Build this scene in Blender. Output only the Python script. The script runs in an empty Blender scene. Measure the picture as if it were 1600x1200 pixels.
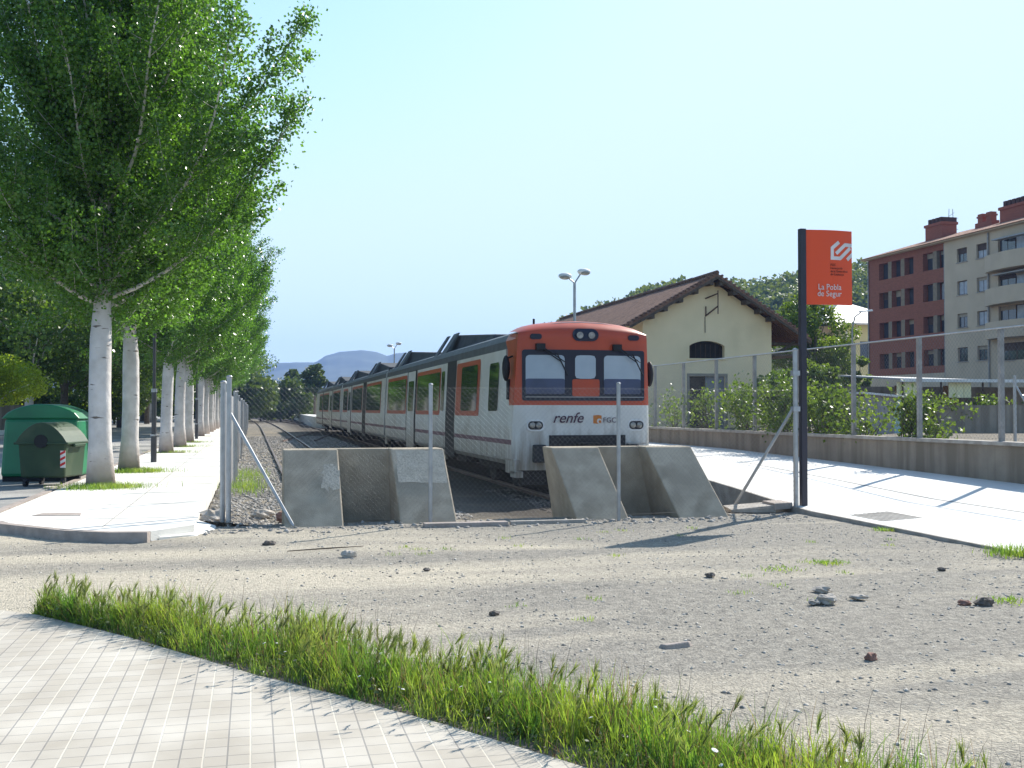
import bpy, math, random
import numpy as np
from mathutils import Vector, Matrix

sc = bpy.context.scene
COL = sc.collection
# ------------------------------------------------------------------ camera, sky, sun, exposure
YAW = math.radians(13.4); PITCH = math.atan(40 / 1700); EYE = 1.65
cam_d = bpy.data.cameras.new('camera'); cam = bpy.data.objects.new('camera', cam_d); COL.objects.link(cam)
cam_d.sensor_width = 36; cam_d.lens = 38.25; cam_d.clip_start = 0.1; cam_d.clip_end = 9000
cam.location = (0, 0, EYE); cam.rotation_euler = (math.pi / 2 + PITCH, 0, -YAW)
sc.camera = cam
SUN_EL = math.radians(38); SUN_AZ = math.radians(51)          # clockwise from +Y
w = bpy.data.worlds.new('World'); sc.world = w; w.use_nodes = True
nt = w.node_tree; bg = nt.nodes['Background']
sky = nt.nodes.new('ShaderNodeTexSky'); sky.sky_type = 'NISHITA'; sky.sun_disc = False
sky.sun_elevation = SUN_EL; sky.sun_rotation = SUN_AZ
sky.air_density = 1.0; sky.dust_density = 0.6; sky.ozone_density = 1.6
sp_ = nt.nodes.new('ShaderNodeSeparateColor'); cb_ = nt.nodes.new('ShaderNodeCombineColor'); nt.links.new(sky.outputs[0], sp_.inputs[0])
for i_, (g_, lim) in enumerate(((.95, 3.15), (1.04, 4.0), (1.02, 4.5))):      # hazy bright summer sky: soft ceiling per channel
    a_ = nt.nodes.new('ShaderNodeMath'); a_.operation = 'MULTIPLY'; a_.inputs[1].default_value = g_; nt.links.new(sp_.outputs[i_], a_.inputs[0])
    m_ = nt.nodes.new('ShaderNodeMath'); m_.operation = 'SMOOTH_MIN'; m_.inputs[1].default_value = lim; m_.inputs[2].default_value = 1.6; nt.links.new(a_.outputs[0], m_.inputs[0]); nt.links.new(m_.outputs[0], cb_.inputs[i_])
nt.links.new(cb_.outputs[0], bg.inputs[0]); bg.inputs[1].default_value = 0.134
sl = bpy.data.lights.new('sun', 'SUN'); sl.energy = 4.4; sl.angle = math.radians(0.5); sl.color = (1, 0.955, 0.88)
so = bpy.data.objects.new('sun', sl); COL.objects.link(so)
sd = Vector((math.sin(SUN_AZ) * math.cos(SUN_EL), math.cos(SUN_AZ) * math.cos(SUN_EL), math.sin(SUN_EL)))
so.rotation_euler = sd.to_track_quat('Z', 'Y').to_euler(); so.location = sd * 40
sc.view_settings.view_transform = 'Standard'; sc.view_settings.look = 'None'
sc.view_settings.exposure = 1.0; sc.view_settings.gamma = 1
sc.cycles.use_denoising = True
sc.cycles.max_bounces = 6; sc.cycles.transparent_max_bounces = 8; sc.cycles.volume_bounces = 0

R = random.Random(7); NR = np.random.RandomState(11)

# ------------------------------------------------------------------ materials
def mat(name, c1, c2=None, rough=0.8, scale=3.0, bump=0.0, bscale=30.0, spec=0.3, metal=0.0, c3=None, s3=0.7, t3=(0.5, 0.62), detail=6):
    m = bpy.data.materials.new(name); m.use_nodes = True
    n = m.node_tree.nodes; l = m.node_tree.links; b = n['Principled BSDF']
    b.inputs['Roughness'].default_value = rough; b.inputs['Metallic'].default_value = metal
    b.inputs['Specular IOR Level'].default_value = spec
    tc = n.new('ShaderNodeTexCoord')
    out = None
    if c2 is None: c2 = tuple(x * 0.82 for x in c1)
    no = n.new('ShaderNodeTexNoise'); no.inputs['Scale'].default_value = scale; no.inputs['Detail'].default_value = detail
    l.new(tc.outputs['Object'], no.inputs['Vector'])
    rp = n.new('ShaderNodeValToRGB'); rp.color_ramp.elements[0].position = 0.36; rp.color_ramp.elements[1].position = 0.66
    rp.color_ramp.elements[0].color = (*c2, 1); rp.color_ramp.elements[1].color = (*c1, 1)
    l.new(no.outputs[0], rp.inputs[0]); out = rp.outputs[0]
    if c3:
        n3 = n.new('ShaderNodeTexNoise'); n3.inputs['Scale'].default_value = s3; n3.inputs['Detail'].default_value = 5
        l.new(tc.outputs['Object'], n3.inputs['Vector'])
        r3 = n.new('ShaderNodeValToRGB'); r3.color_ramp.elements[0].position = t3[0]; r3.color_ramp.elements[1].position = t3[1]
        l.new(n3.outputs[0], r3.inputs[0])
        mx = n.new('ShaderNodeMixRGB'); l.new(r3.outputs[0], mx.inputs[0]); l.new(out, mx.inputs[1]); mx.inputs[2].default_value = (*c3, 1)
        out = mx.outputs[0]
    l.new(out, b.inputs['Base Color'])
    if bump:
        nb = n.new('ShaderNodeTexNoise'); nb.inputs['Scale'].default_value = bscale; nb.inputs['Detail'].default_value = 8
        l.new(tc.outputs['Object'], nb.inputs['Vector'])
        bp = n.new('ShaderNodeBump'); bp.inputs['Strength'].default_value = bump; bp.inputs['Distance'].default_value = 0.03
        l.new(nb.outputs[0], bp.inputs['Height']); l.new(bp.outputs[0], b.inputs['Normal'])
    return m
def nodes(m): return m.node_tree.nodes, m.node_tree.links, m.node_tree.nodes['Principled BSDF']

def leaf_mat(name, c1, c2, scale=1.2, rough=0.38, trans=0.35, tcol=None, spec=0.5):
    m = mat(name, c1, c2, rough=rough, scale=scale, spec=spec, detail=3)
    n, l, b = nodes(m)
    base = b.inputs['Base Color'].links[0].from_socket
    # each leaf its own tone
    g = n.new('ShaderNodeNewGeometry'); wn = n.new('ShaderNodeTexNoise'); wn.inputs['Scale'].default_value = 17; wn.inputs['Detail'].default_value = 1
    l.new(g.outputs['Position'], wn.inputs['Vector'])
    hs = n.new('ShaderNodeHueSaturation'); mr = n.new('ShaderNodeMapRange')
    mr.inputs[1].default_value = 0.3; mr.inputs[2].default_value = 0.7; mr.inputs[3].default_value = 0.6; mr.inputs[4].default_value = 1.45
    l.new(wn.outputs[0], mr.inputs[0]); l.new(mr.outputs[0], hs.inputs['Value']); l.new(base, hs.inputs['Color'])
    l.new(hs.outputs[0], b.inputs['Base Color'])
    t = n.new('ShaderNodeBsdfTranslucent'); ms = n.new('ShaderNodeMixShader'); ms.inputs[0].default_value = trans
    tc = n.new('ShaderNodeMixRGB'); tc.blend_type = 'MULTIPLY'; tc.inputs[0].default_value = 1; tc.inputs[2].default_value = (*(tcol or (1.9, 1.9, 0.7)), 1)
    l.new(hs.outputs[0], tc.inputs[1]); l.new(tc.outputs[0], t.inputs[0])
    o = n['Material Output']; l.new(b.outputs[0], ms.inputs[1]); l.new(t.outputs[0], ms.inputs[2]); l.new(ms.outputs[0], o.inputs[0])
    return m

M = {}
def gravel_mat():
    m = mat('gravel', (0.315, 0.292, 0.252), (0.235, 0.218, 0.19), rough=0.95, scale=9, bump=0.9, bscale=55, spec=0.1)
    n, l, b = nodes(m)
    base = b.inputs['Base Color'].links[0].from_socket
    tc = n.new('ShaderNodeTexCoord')
    # worn, dusty tyre-swept bands running across the yard
    mp = n.new('ShaderNodeMapping'); mp.inputs['Rotation'].default_value = (0, 0, 0.42); mp.inputs['Scale'].default_value = (0.14, 0.62, 1)
    l.new(tc.outputs['Object'], mp.inputs[0])
    no = n.new('ShaderNodeTexNoise'); no.inputs['Scale'].default_value = 1.0; no.inputs['Detail'].default_value = 7; no.inputs['Distortion'].default_value = 0.5
    l.new(mp.outputs[0], no.inputs['Vector'])
    sx = n.new('ShaderNodeSeparateXYZ'); l.new(tc.outputs['Object'], sx.inputs[0])
    gx = n.new('ShaderNodeMapRange'); gx.inputs[1].default_value = 5.0; gx.inputs[2].default_value = -1.0; gx.inputs[3].default_value = -0.08; gx.inputs[4].default_value = 0.10
    l.new(sx.outputs[0], gx.inputs[0])
    ad = n.new('ShaderNodeMath'); ad.operation = 'ADD'; l.new(no.outputs[0], ad.inputs[0]); l.new(gx.outputs[0], ad.inputs[1])
    rp = n.new('ShaderNodeValToRGB'); rp.color_ramp.elements[0].position = 0.44; rp.color_ramp.elements[1].position = 0.62
    l.new(ad.outputs[0], rp.inputs[0])
    mx = n.new('ShaderNodeMixRGB'); l.new(rp.outputs[0], mx.inputs[0]); l.new(base, mx.inputs[1]); mx.inputs[2].default_value = (0.47, 0.42, 0.335, 1)
    # grit: pale and dark specks
    vo = n.new('ShaderNodeTexVoronoi'); vo.inputs['Scale'].default_value = 48; l.new(tc.outputs['Object'], vo.inputs['Vector'])
    r2 = n.new('ShaderNodeValToRGB'); r2.color_ramp.elements[0].position = 0.0; r2.color_ramp.elements[1].position = 1.0
    r2.color_ramp.elements[0].color = (0.55, 0.55, 0.55, 1); r2.color_ramp.elements[1].color = (1.35, 1.33, 1.28, 1)
    sp = n.new('ShaderNodeSeparateColor'); l.new(vo.outputs['Color'], sp.inputs[0]); l.new(sp.outputs[0], r2.inputs[0])
    m2 = n.new('ShaderNodeMixRGB'); m2.blend_type = 'MULTIPLY'; m2.inputs[0].default_value = 0.6
    l.new(mx.outputs[0], m2.inputs[1]); l.new(r2.outputs[0], m2.inputs[2]); l.new(m2.outputs[0], b.inputs['Base Color'])
    return m
def paving_mat():
    m = mat('paving', (0.5, 0.47, 0.42), rough=0.85, spec=0.2)
    n, l, b = nodes(m)
    tc = n.new('ShaderNodeTexCoord')
    def brick(wd, rh, ms):
        t = n.new('ShaderNodeTexBrick'); t.offset = 0; t.squash = 1; t.inputs['Scale'].default_value = 1
        t.inputs['Brick Width'].default_value = wd; t.inputs['Row Height'].default_value = rh; t.inputs['Mortar Size'].default_value = ms
        t.inputs['Mortar Smooth'].default_value = 0.3; l.new(tc.outputs['Object'], t.inputs['Vector']); return t
    t1 = brick(0.108, 0.144, 0.0045); t1.inputs['Color1'].default_value = (0.48, 0.445, 0.385, 1); t1.inputs['Color2'].default_value = (0.43, 0.392, 0.33, 1); t1.inputs['Mortar'].default_value = (0.29, 0.275, 0.25, 1)
    t2 = brick(0.216, 50.0, 0.006); t2.inputs['Color1'].default_value = (0, 0, 0, 1); t2.inputs['Color2'].default_value = (0, 0, 0, 1); t2.inputs['Mortar'].default_value = (1, 1, 1, 1)
    mx = n.new('ShaderNodeMixRGB'); l.new(t2.outputs['Color'], mx.inputs[0]); l.new(t1.outputs['Color'], mx.inputs[1]); mx.inputs[2].default_value = (0.56, 0.52, 0.44, 1)
    no = n.new('ShaderNodeTexNoise'); no.inputs['Scale'].default_value = 1.6; no.inputs['Detail'].default_value = 8; l.new(tc.outputs['Object'], no.inputs['Vector'])
    rp = n.new('ShaderNodeValToRGB'); rp.color_ramp.elements[0].position = 0.35; rp.color_ramp.elements[1].position = 0.7
    rp.color_ramp.elements[0].color = (0.84, 0.82, 0.8, 1); rp.color_ramp.elements[1].color = (1.12, 1.12, 1.12, 1); l.new(no.outputs[0], rp.inputs[0])
    m2 = n.new('ShaderNodeMixRGB'); m2.blend_type = 'MULTIPLY'; m2.inputs[0].default_value = 1; l.new(mx.outputs[0], m2.inputs[1]); l.new(rp.outputs[0], m2.inputs[2])
    l.new(m2.outputs[0], b.inputs['Base Color'])
    bp = n.new('ShaderNodeBump'); bp.inputs['Strength'].default_value = 0.5; bp.inputs['Distance'].default_value = 0.006; bp.invert = True
    l.new(t1.outputs['Fac'], bp.inputs['Height']); l.new(bp.outputs[0], b.inputs['Normal'])
    return m
def brick_mat(name, c1, c2, mortar, bw=0.25, rh=0.075):
    m = mat(name, c1, rough=0.9, spec=0.2); n, l, b = nodes(m)
    tc = n.new('ShaderNodeTexCoord'); mp = n.new('ShaderNodeMapping'); mp.inputs['Rotation'].default_value = (0, 0, 0)
    # walls run along Y: use (Y, Z)
    sx = n.new('ShaderNodeSeparateXYZ'); cx = n.new('ShaderNodeCombineXYZ'); l.new(tc.outputs['Object'], sx.inputs[0])
    ad = n.new('ShaderNodeMath'); l.new(sx.outputs[0], ad.inputs[0]); l.new(sx.outputs[1], ad.inputs[1]); l.new(ad.outputs[0], cx.inputs[0]); l.new(sx.outputs[2], cx.inputs[1])
    t = n.new('ShaderNodeTexBrick'); t.inputs['Scale'].default_value = 1; t.inputs['Brick Width'].default_value = bw; t.inputs['Row Height'].default_value = rh
    t.inputs['Mortar Size'].default_value = 0.008; t.inputs['Color1'].default_value = (*c1, 1); t.inputs['Color2'].default_value = (*c2, 1); t.inputs['Mortar'].default_value = (*mortar, 1)
    l.new(cx.outputs[0], t.inputs['Vector']); l.new(t.outputs['Color'], b.inputs['Base Color'])
    return m
def glass_mat(name, col, rough=0.05, spec=0.9):
    m = mat(name, col, tuple(x * .8 for x in col), rough=rough, spec=spec, scale=1.5); return m
def wall_stain_mat(name, c1, c2, c3):
    # rendered wall with vertical run-off streaks
    m = mat(name, c1, c2, rough=0.95, scale=2.5, bump=0.5, bscale=25, spec=0.1); n, l, b = nodes(m)
    base = b.inputs['Base Color'].links[0].from_socket
    tc = n.new('ShaderNodeTexCoord'); mp = n.new('ShaderNodeMapping'); mp.inputs['Scale'].default_value = (3.2, 3.2, 0.25); l.new(tc.outputs['Object'], mp.inputs[0])
    no = n.new('ShaderNodeTexNoise'); no.inputs['Scale'].default_value = 1.2; no.inputs['Detail'].default_value = 8; l.new(mp.outputs[0], no.inputs['Vector'])
    rp = n.new('ShaderNodeValToRGB'); rp.color_ramp.elements[0].position = 0.42; rp.color_ramp.elements[1].position = 0.62; l.new(no.outputs[0], rp.inputs[0])
    mx = n.new('ShaderNodeMixRGB'); l.new(rp.outputs[0], mx.inputs[0]); l.new(base, mx.inputs[1]); mx.inputs[2].default_value = (*c3, 1); l.new(mx.outputs[0], b.inputs['Base Color'])
    return m
M['gravel'] = gravel_mat(); M['paving'] = paving_mat()
M['dirt'] = mat('dirt', (0.24, 0.21, 0.17), (0.15, 0.13, 0.1), rough=1, scale=4, bump=1, bscale=20, spec=0.1)
M['ballast'] = mat('ballast', (0.25, 0.225, 0.19), (0.11, 0.098, 0.08), rough=1, scale=14, bump=1.0, bscale=26, spec=0.1, c3=(0.27, 0.23, 0.17), s3=0.5)
n_, l_, b_ = nodes(M['ballast']); base_ = b_.inputs['Base Color'].links[0].from_socket      # oil-stained bed where trains stand, darkened to paint in the train's shade
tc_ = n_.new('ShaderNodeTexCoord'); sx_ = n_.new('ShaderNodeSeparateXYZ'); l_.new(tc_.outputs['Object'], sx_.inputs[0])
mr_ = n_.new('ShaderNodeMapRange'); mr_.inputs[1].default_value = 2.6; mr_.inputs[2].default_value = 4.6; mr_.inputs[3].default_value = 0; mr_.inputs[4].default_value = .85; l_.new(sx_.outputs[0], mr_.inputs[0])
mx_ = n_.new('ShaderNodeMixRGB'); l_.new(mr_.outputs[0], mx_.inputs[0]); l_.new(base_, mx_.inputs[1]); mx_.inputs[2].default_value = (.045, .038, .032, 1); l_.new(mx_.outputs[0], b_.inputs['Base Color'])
M['stone'] = mat('stone', (0.40, 0.375, 0.34), (0.2, 0.185, 0.165), rough=0.95, scale=8, spec=0.15, detail=3)
M['pebble'] = mat('pebble', (0.50, 0.47, 0.42), (0.2, 0.185, 0.165), rough=0.95, scale=23, spec=0.15, detail=1)
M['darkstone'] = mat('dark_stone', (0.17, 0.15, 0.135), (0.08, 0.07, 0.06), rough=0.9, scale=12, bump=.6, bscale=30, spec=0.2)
M['redstone'] = mat('red_stone', (0.30, 0.17, 0.13), (0.18, 0.1, 0.08), rough=0.9, scale=12, bump=.6, spec=0.2)
M['palestone'] = mat('pale_stone', (0.55, 0.5, 0.44), (0.42, 0.37, 0.31), rough=0.9, scale=7, bump=.6, spec=0.2)
M['concrete'] = mat('concrete', (0.42, 0.36, 0.275), (0.30, 0.258, 0.197), rough=0.9, scale=3.2, bump=0.25, bscale=70, spec=0.15, c3=(0.25, 0.215, 0.16), s3=2.2, t3=(0.56, 0.72))
M['patch'] = mat('mortar_patch', (0.50, 0.445, 0.36), (0.40, 0.355, 0.285), rough=0.9, scale=9, bump=0.5, spec=0.15)
M['slab'] = mat('slab', (0.74, 0.715, 0.655), (0.66, 0.635, 0.58), rough=0.85, scale=1.3, bump=0.25, bscale=60, spec=0.2, c3=(0.55, 0.53, 0.49), s3=0.35, t3=(0.6, 0.75))
M['joint'] = mat('joint', (0.13, 0.12, 0.11), rough=1)
M['oldslab'] = mat('old_slab', (0.42, 0.385, 0.34), (0.3, 0.27, 0.235), rough=0.9, scale=5, bump=0.5, bscale=40, spec=0.15)
M['asphalt'] = mat('asphalt', (0.33, 0.32, 0.30), (0.25, 0.243, 0.23), rough=0.95, scale=6, bump=0.6, bscale=80, spec=0.15, c3=(0.4, 0.385, 0.355), s3=0.25)
M['platform'] = mat('platform', (0.72, 0.70, 0.65), (0.64, 0.62, 0.575), rough=0.85, scale=0.9, bump=0.2, bscale=60, spec=0.2, c3=(0.58, 0.56, 0.52), s3=0.6, t3=(0.58, 0.78))
M['kerbpink'] = mat('kerb', (0.40, 0.34, 0.30), (0.29, 0.25, 0.22), rough=0.9, scale=5, bump=0.4, spec=0.15)
M['wallgrey'] = wall_stain_mat('stained_wall', (0.31, 0.27, 0.215), (0.255, 0.22, 0.178), (0.205, 0.172, 0.135))
M['pier'] = mat('pier_render', (0.26, 0.21, 0.15), rough=.95)
M['pots'] = mat('dark_pots', (0.09, 0.045, 0.035), rough=.9)
M['steel'] = mat('galvanised_steel', (0.42, 0.43, 0.44), (0.33, 0.34, 0.35), rough=0.42, metal=0.7, scale=6, spec=0.5)
M['wire'] = mat('wire', (0.22, 0.225, 0.23), rough=0.6, metal=0.3)
M['postgrey'] = mat('grey_post', (0.36, 0.355, 0.34), (0.26, 0.255, 0.245), rough=0.8, scale=5, bump=.3, spec=0.2)
M['rail'] = mat('rust_rail', (0.13, 0.075, 0.05), (0.08, 0.05, 0.038), rough=0.7, scale=12, spec=0.3)
M['railtop'] = mat('rail_top', (0.22, 0.16, 0.13), (0.15, 0.10, 0.08), rough=0.45, metal=0.6)
M['wood'] = mat('old_wood', (0.13, 0.10, 0.075), (0.07, 0.055, 0.042), rough=0.9, scale=9, bump=.5)
M['white'] = mat('train_white', (0.60, 0.60, 0.565), (0.53, 0.525, 0.49), rough=0.42, scale=1.4, spec=0.5, c3=(0.42, 0.40, 0.35), s3=1.1, t3=(0.56, 0.8))
n_, l_, b_ = nodes(M['white']); base_ = b_.inputs['Base Color'].links[0].from_socket      # brake dust and grime on the skirts, streaks above
tc_ = n_.new('ShaderNodeTexCoord'); sx_ = n_.new('ShaderNodeSeparateXYZ'); l_.new(tc_.outputs['Object'], sx_.inputs[0])
mp_ = n_.new('ShaderNodeMapping'); mp_.inputs['Scale'].default_value = (5, 5, .7); l_.new(tc_.outputs['Object'], mp_.inputs[0]); no_ = n_.new('ShaderNodeTexNoise'); no_.inputs['Scale'].default_value = 1.6; no_.inputs['Detail'].default_value = 7; l_.new(mp_.outputs[0], no_.inputs['Vector'])
mr_ = n_.new('ShaderNodeMapRange'); mr_.inputs[1].default_value = 1.5; mr_.inputs[2].default_value = .5; mr_.inputs[3].default_value = -.12; mr_.inputs[4].default_value = .42; l_.new(sx_.outputs[2], mr_.inputs[0])
ad_ = n_.new('ShaderNodeMath'); l_.new(no_.outputs[0], ad_.inputs[0]); l_.new(mr_.outputs[0], ad_.inputs[1]); rp_ = n_.new('ShaderNodeValToRGB'); rp_.color_ramp.elements[0].position = .5; rp_.color_ramp.elements[1].position = 1.0; l_.new(ad_.outputs[0], rp_.inputs[0])
mx_ = n_.new('ShaderNodeMixRGB'); l_.new(rp_.outputs[0], mx_.inputs[0]); l_.new(base_, mx_.inputs[1]); mx_.inputs[2].default_value = (.20, .165, .125, 1); l_.new(mx_.outputs[0], b_.inputs['Base Color'])
M['orange'] = mat('train_orange', (0.44, 0.058, 0.016), (0.37, 0.05, 0.016), rough=0.38, scale=2, spec=0.5)
M['roofdark'] = mat('train_roof', (0.085, 0.095, 0.11), (0.06, 0.066, 0.075), rough=0.55, scale=3, spec=0.4)
M['pod'] = mat('roof_pod', (0.055, 0.058, 0.065), (0.035, 0.037, 0.042), rough=0.75, scale=3)
M['podgrey'] = mat('roof_fin', (0.13, 0.14, 0.145), (0.095, 0.1, 0.105), rough=0.7, scale=3)
M['black'] = mat('black', (0.02, 0.02, 0.022), (0.013, 0.013, 0.014), rough=0.6, scale=5)
M['rubber'] = mat('dark_rubber', (0.035, 0.035, 0.037), (0.022, 0.022, 0.024), rough=0.85)
M['under'] = mat('underframe', (0.035, 0.03, 0.026), (0.02, 0.017, 0.015), rough=0.9, scale=8, bump=.4)
M['purple'] = mat('purple_stripe', (0.165, 0.075, 0.10), (0.13, 0.06, 0.08), rough=0.5)
M['letter'] = mat('purple_letters', (0.06, 0.018, 0.045), rough=0.5)
M['trainglass'] = glass_mat('train_glass', (0.022, 0.035, 0.026), 0.04)
M['windscreen'] = mat('windscreen', (0.016, 0.018, 0.034), rough=0.35, spec=0.35)
M['blind'] = mat('pale_pane', (0.36, 0.42, 0.47), (0.31, 0.37, 0.42), rough=0.25, scale=2, spec=0.6)  # pale blue-grey colour of the upper windscreen panes
M['dash'] = mat('dark_blue_dash', (0.045, 0.06, 0.13), (0.03, 0.042, 0.09), rough=0.3, spec=0.6)
M['lens'] = mat('lamp_lens', (0.30, 0.28, 0.24), (0.16, 0.15, 0.13), rough=0.15, spec=0.9, scale=14)
M['logoorange'] = mat('logo_orange', (0.62, 0.20, 0.03), rough=0.5)
M['signorange'] = mat('sign_orange', (0.74, 0.075, 0.014), (0.70, 0.07, 0.014), rough=0.4, scale=1, spec=0.4)
M['signwhite'] = mat('sign_white', (0.72, 0.66, 0.64), rough=0.5)
M['signdark'] = mat('sign_dark_letters', (0.06, 0.02, 0.015), rough=0.5)
M['signpost'] = mat('sign_post', (0.026, 0.022, 0.036), (0.018, 0.016, 0.026), rough=0.45, spec=0.5)
M['shed'] = mat('shed_render', (0.82, 0.67, 0.43), (0.76, 0.62, 0.39), rough=0.95, scale=0.7, bump=0.3, bscale=12, spec=0.1, c3=(0.64, 0.52, 0.32), s3=0.5, t3=(0.55, 0.8))
M['housewall'] = mat('house_render', (0.70, 0.66, 0.38), (0.64, 0.6, 0.34), rough=0.95, scale=1)
M['stone_grey'] = mat('door_stone', (0.30, 0.27, 0.22), rough=0.95, scale=4)
M['doorgrey'] = mat('grey_door', (0.22, 0.23, 0.25), (0.17, 0.18, 0.2), rough=0.7)
M['dark'] = mat('dark_interior', (0.035, 0.03, 0.026), (0.025, 0.02, 0.018), rough=0.9)
M['beige'] = mat('beige_render', (0.54, 0.445, 0.325), (0.48, 0.395, 0.29), rough=0.95, scale=0.6, c3=(0.40, 0.355, 0.285), s3=0.3, t3=(0.6, 0.8))
M['brickred'] = brick_mat('red_brick', (0.29, 0.10, 0.062), (0.225, 0.078, 0.05), (0.26, 0.135, 0.095))
M['brickchim'] = brick_mat('chimney_brick', (0.34, 0.10, 0.06), (0.27, 0.08, 0.05), (0.28, 0.14, 0.1))
M['winglass'] = glass_mat('window_glass', (0.05, 0.06, 0.075), 0.05, 1.0)
M['curtain'] = mat('white_curtain', (0.42, 0.45, 0.50), (0.33, 0.36, 0.4), rough=0.4, scale=3)
M['woodframe'] = mat('brown_frame', (0.075, 0.045, 0.032), rough=0.7)
M['olive'] = mat('olive_bin', (0.030, 0.062, 0.028), (0.022, 0.048, 0.022), rough=0.5, scale=3, spec=0.4, c3=(0.045, 0.07, 0.035), s3=1.6)
M['green'] = mat('bright_green_bin', (0.018, 0.20, 0.085), (0.014, 0.15, 0.065), rough=0.4, scale=2, spec=0.5)
M['red'] = mat('red', (0.55, 0.03, 0.03), rough=0.5)
M['whitepaint'] = mat('white_paint', (0.72, 0.72, 0.70), rough=0.6)
M['panel'] = mat('cream_panel', (0.88, 0.80, 0.50), (0.84, 0.76, 0.46), rough=0.7, scale=2)
M['sheetroof'] = mat('grey_sheet_roof', (0.36, 0.37, 0.38), (0.3, 0.31, 0.32), rough=0.5)
M['bark'] = mat('poplar_bark', (0.64, 0.60, 0.57), (0.50, 0.465, 0.435), rough=0.9, scale=3, bump=0.6, bscale=9, spec=0.15)
M['barkdark'] = mat('dark_bark', (0.17, 0.14, 0.11), (0.10, 0.082, 0.065), rough=0.95, scale=6, bump=0.8, bscale=14)
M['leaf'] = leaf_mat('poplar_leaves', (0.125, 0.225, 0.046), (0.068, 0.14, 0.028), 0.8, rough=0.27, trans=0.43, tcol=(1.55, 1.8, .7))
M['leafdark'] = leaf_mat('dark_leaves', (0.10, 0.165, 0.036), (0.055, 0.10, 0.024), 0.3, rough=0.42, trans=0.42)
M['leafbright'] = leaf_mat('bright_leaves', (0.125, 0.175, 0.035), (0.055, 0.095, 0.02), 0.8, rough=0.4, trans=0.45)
M['leafyellow'] = leaf_mat('yellow_leaves', (0.24, 0.29, 0.04), (0.17, 0.24, 0.03), 0.8, rough=0.4, trans=0.5)
M['leafmid'] = leaf_mat('mid_leaves', (0.085, 0.12, 0.035), (0.05, 0.08, 0.025), 0.12, rough=0.5, trans=0.3)
M['leafhill'] = leaf_mat('hill_leaves', (0.17, 0.20, 0.055), (0.07, 0.10, 0.03), 0.03, rough=0.6, trans=0.25)
M['grass'] = leaf_mat('grass_blades', (0.27, 0.345, 0.075), (0.10, 0.20, 0.04), 2.6, rough=0.5, trans=0.45, tcol=(1.5, 1.5, 0.6))
M['straw'] = leaf_mat('straw', (0.34, 0.25, 0.13), (0.2, 0.12, 0.075), 6, rough=0.7, trans=0.35, tcol=(1.3, 1.2, .8))
M['barley'] = leaf_mat('barley_heads', (0.26, 0.31, 0.085), (0.17, 0.19, 0.08), 2.5, rough=0.6, trans=0.45, tcol=(1.3, 1.3, 0.8))
M['petal'] = mat('white_petals', (0.75, 0.74, 0.7), rough=0.7)
M['hillground'] = mat('hill_ground', (0.13, 0.125, 0.06), (0.06, 0.075, 0.03), rough=1, scale=0.05)
M['mountain'] = mat('mountain', (0.10, 0.115, 0.07), (0.055, 0.07, 0.045), rough=1, scale=0.006, detail=8)
M['field'] = mat('field', (0.14, 0.15, 0.07), (0.1, 0.11, 0.055), rough=1, scale=0.02)
# roof tiles: ridged rows
def tile_mat(name, c1, c2, scale, axis):
    m = mat(name, c1, c2, rough=0.9, scale=5, spec=0.15, c3=tuple(x * .55 for x in c1), s3=1.3, t3=(0.5, .7)); n, l, b = nodes(m)
    base = b.inputs['Base Color'].links[0].from_socket
    tc = n.new('ShaderNodeTexCoord'); wv = n.new('ShaderNodeTexWave'); wv.wave_type = 'BANDS'; wv.bands_direction = axis
    wv.inputs['Scale'].default_value = scale; wv.inputs['Distortion'].default_value = 0.4; l.new(tc.outputs['Object'], wv.inputs['Vector'])
    bp = n.new('ShaderNodeBump'); bp.inputs['Distance'].default_value = 0.12; bp.inputs['Strength'].default_value = 1; l.new(wv.outputs[0], bp.inputs['Height']); l.new(bp.outputs[0], b.inputs['Normal'])
    return m
M['tile'] = tile_mat('shed_tiles', (0.27, 0.16, 0.115), (0.175, 0.105, 0.08), 1.1, 'Y')
M['tileapt'] = tile_mat('apartment_tiles', (0.42, 0.24, 0.17), (0.3, 0.17, 0.12), 1.0, 'Y')

# trunk bark: dark horizontal scars
def bark_scars(m):
    n, l, b = nodes(m); base = b.inputs['Base Color'].links[0].from_socket
    tc = n.new('ShaderNodeTexCoord'); mp = n.new('ShaderNodeMapping'); mp.inputs['Scale'].default_value = (1.6, 1.6, 7.0); l.new(tc.outputs['Object'], mp.inputs[0])
    no = n.new('ShaderNodeTexNoise'); no.inputs['Scale'].default_value = 1.7; no.inputs['Detail'].default_value = 4; l.new(mp.outputs[0], no.inputs['Vector'])
    rp = n.new('ShaderNodeValToRGB'); rp.color_ramp.elements[0].position = 0.66; rp.color_ramp.elements[1].position = 0.71; l.new(no.outputs[0], rp.inputs[0])
    mx = n.new('ShaderNodeMixRGB'); l.new(rp.outputs[0], mx.inputs[0]); l.new(base, mx.inputs[1]); mx.inputs[2].default_value = (0.15, 0.125, 0.105, 1)
    sx = n.new('ShaderNodeSeparateXYZ'); l.new(tc.outputs['Object'], sx.inputs[0])   # reddish earth splashed on the foot
    mr = n.new('ShaderNodeMapRange'); mr.inputs[1].default_value = 0.75; mr.inputs[2].default_value = 0.0; mr.inputs[3].default_value = 0; mr.inputs[4].default_value = 0.6; l.new(sx.outputs[2], mr.inputs[0])
    m2 = n.new('ShaderNodeMixRGB'); l.new(mr.outputs[0], m2.inputs[0]); l.new(mx.outputs[0], m2.inputs[1]); m2.inputs[2].default_value = (0.36, 0.24, 0.19, 1)
    l.new(m2.outputs[0], b.inputs['Base Color'])
bark_scars(M['bark'])

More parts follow.
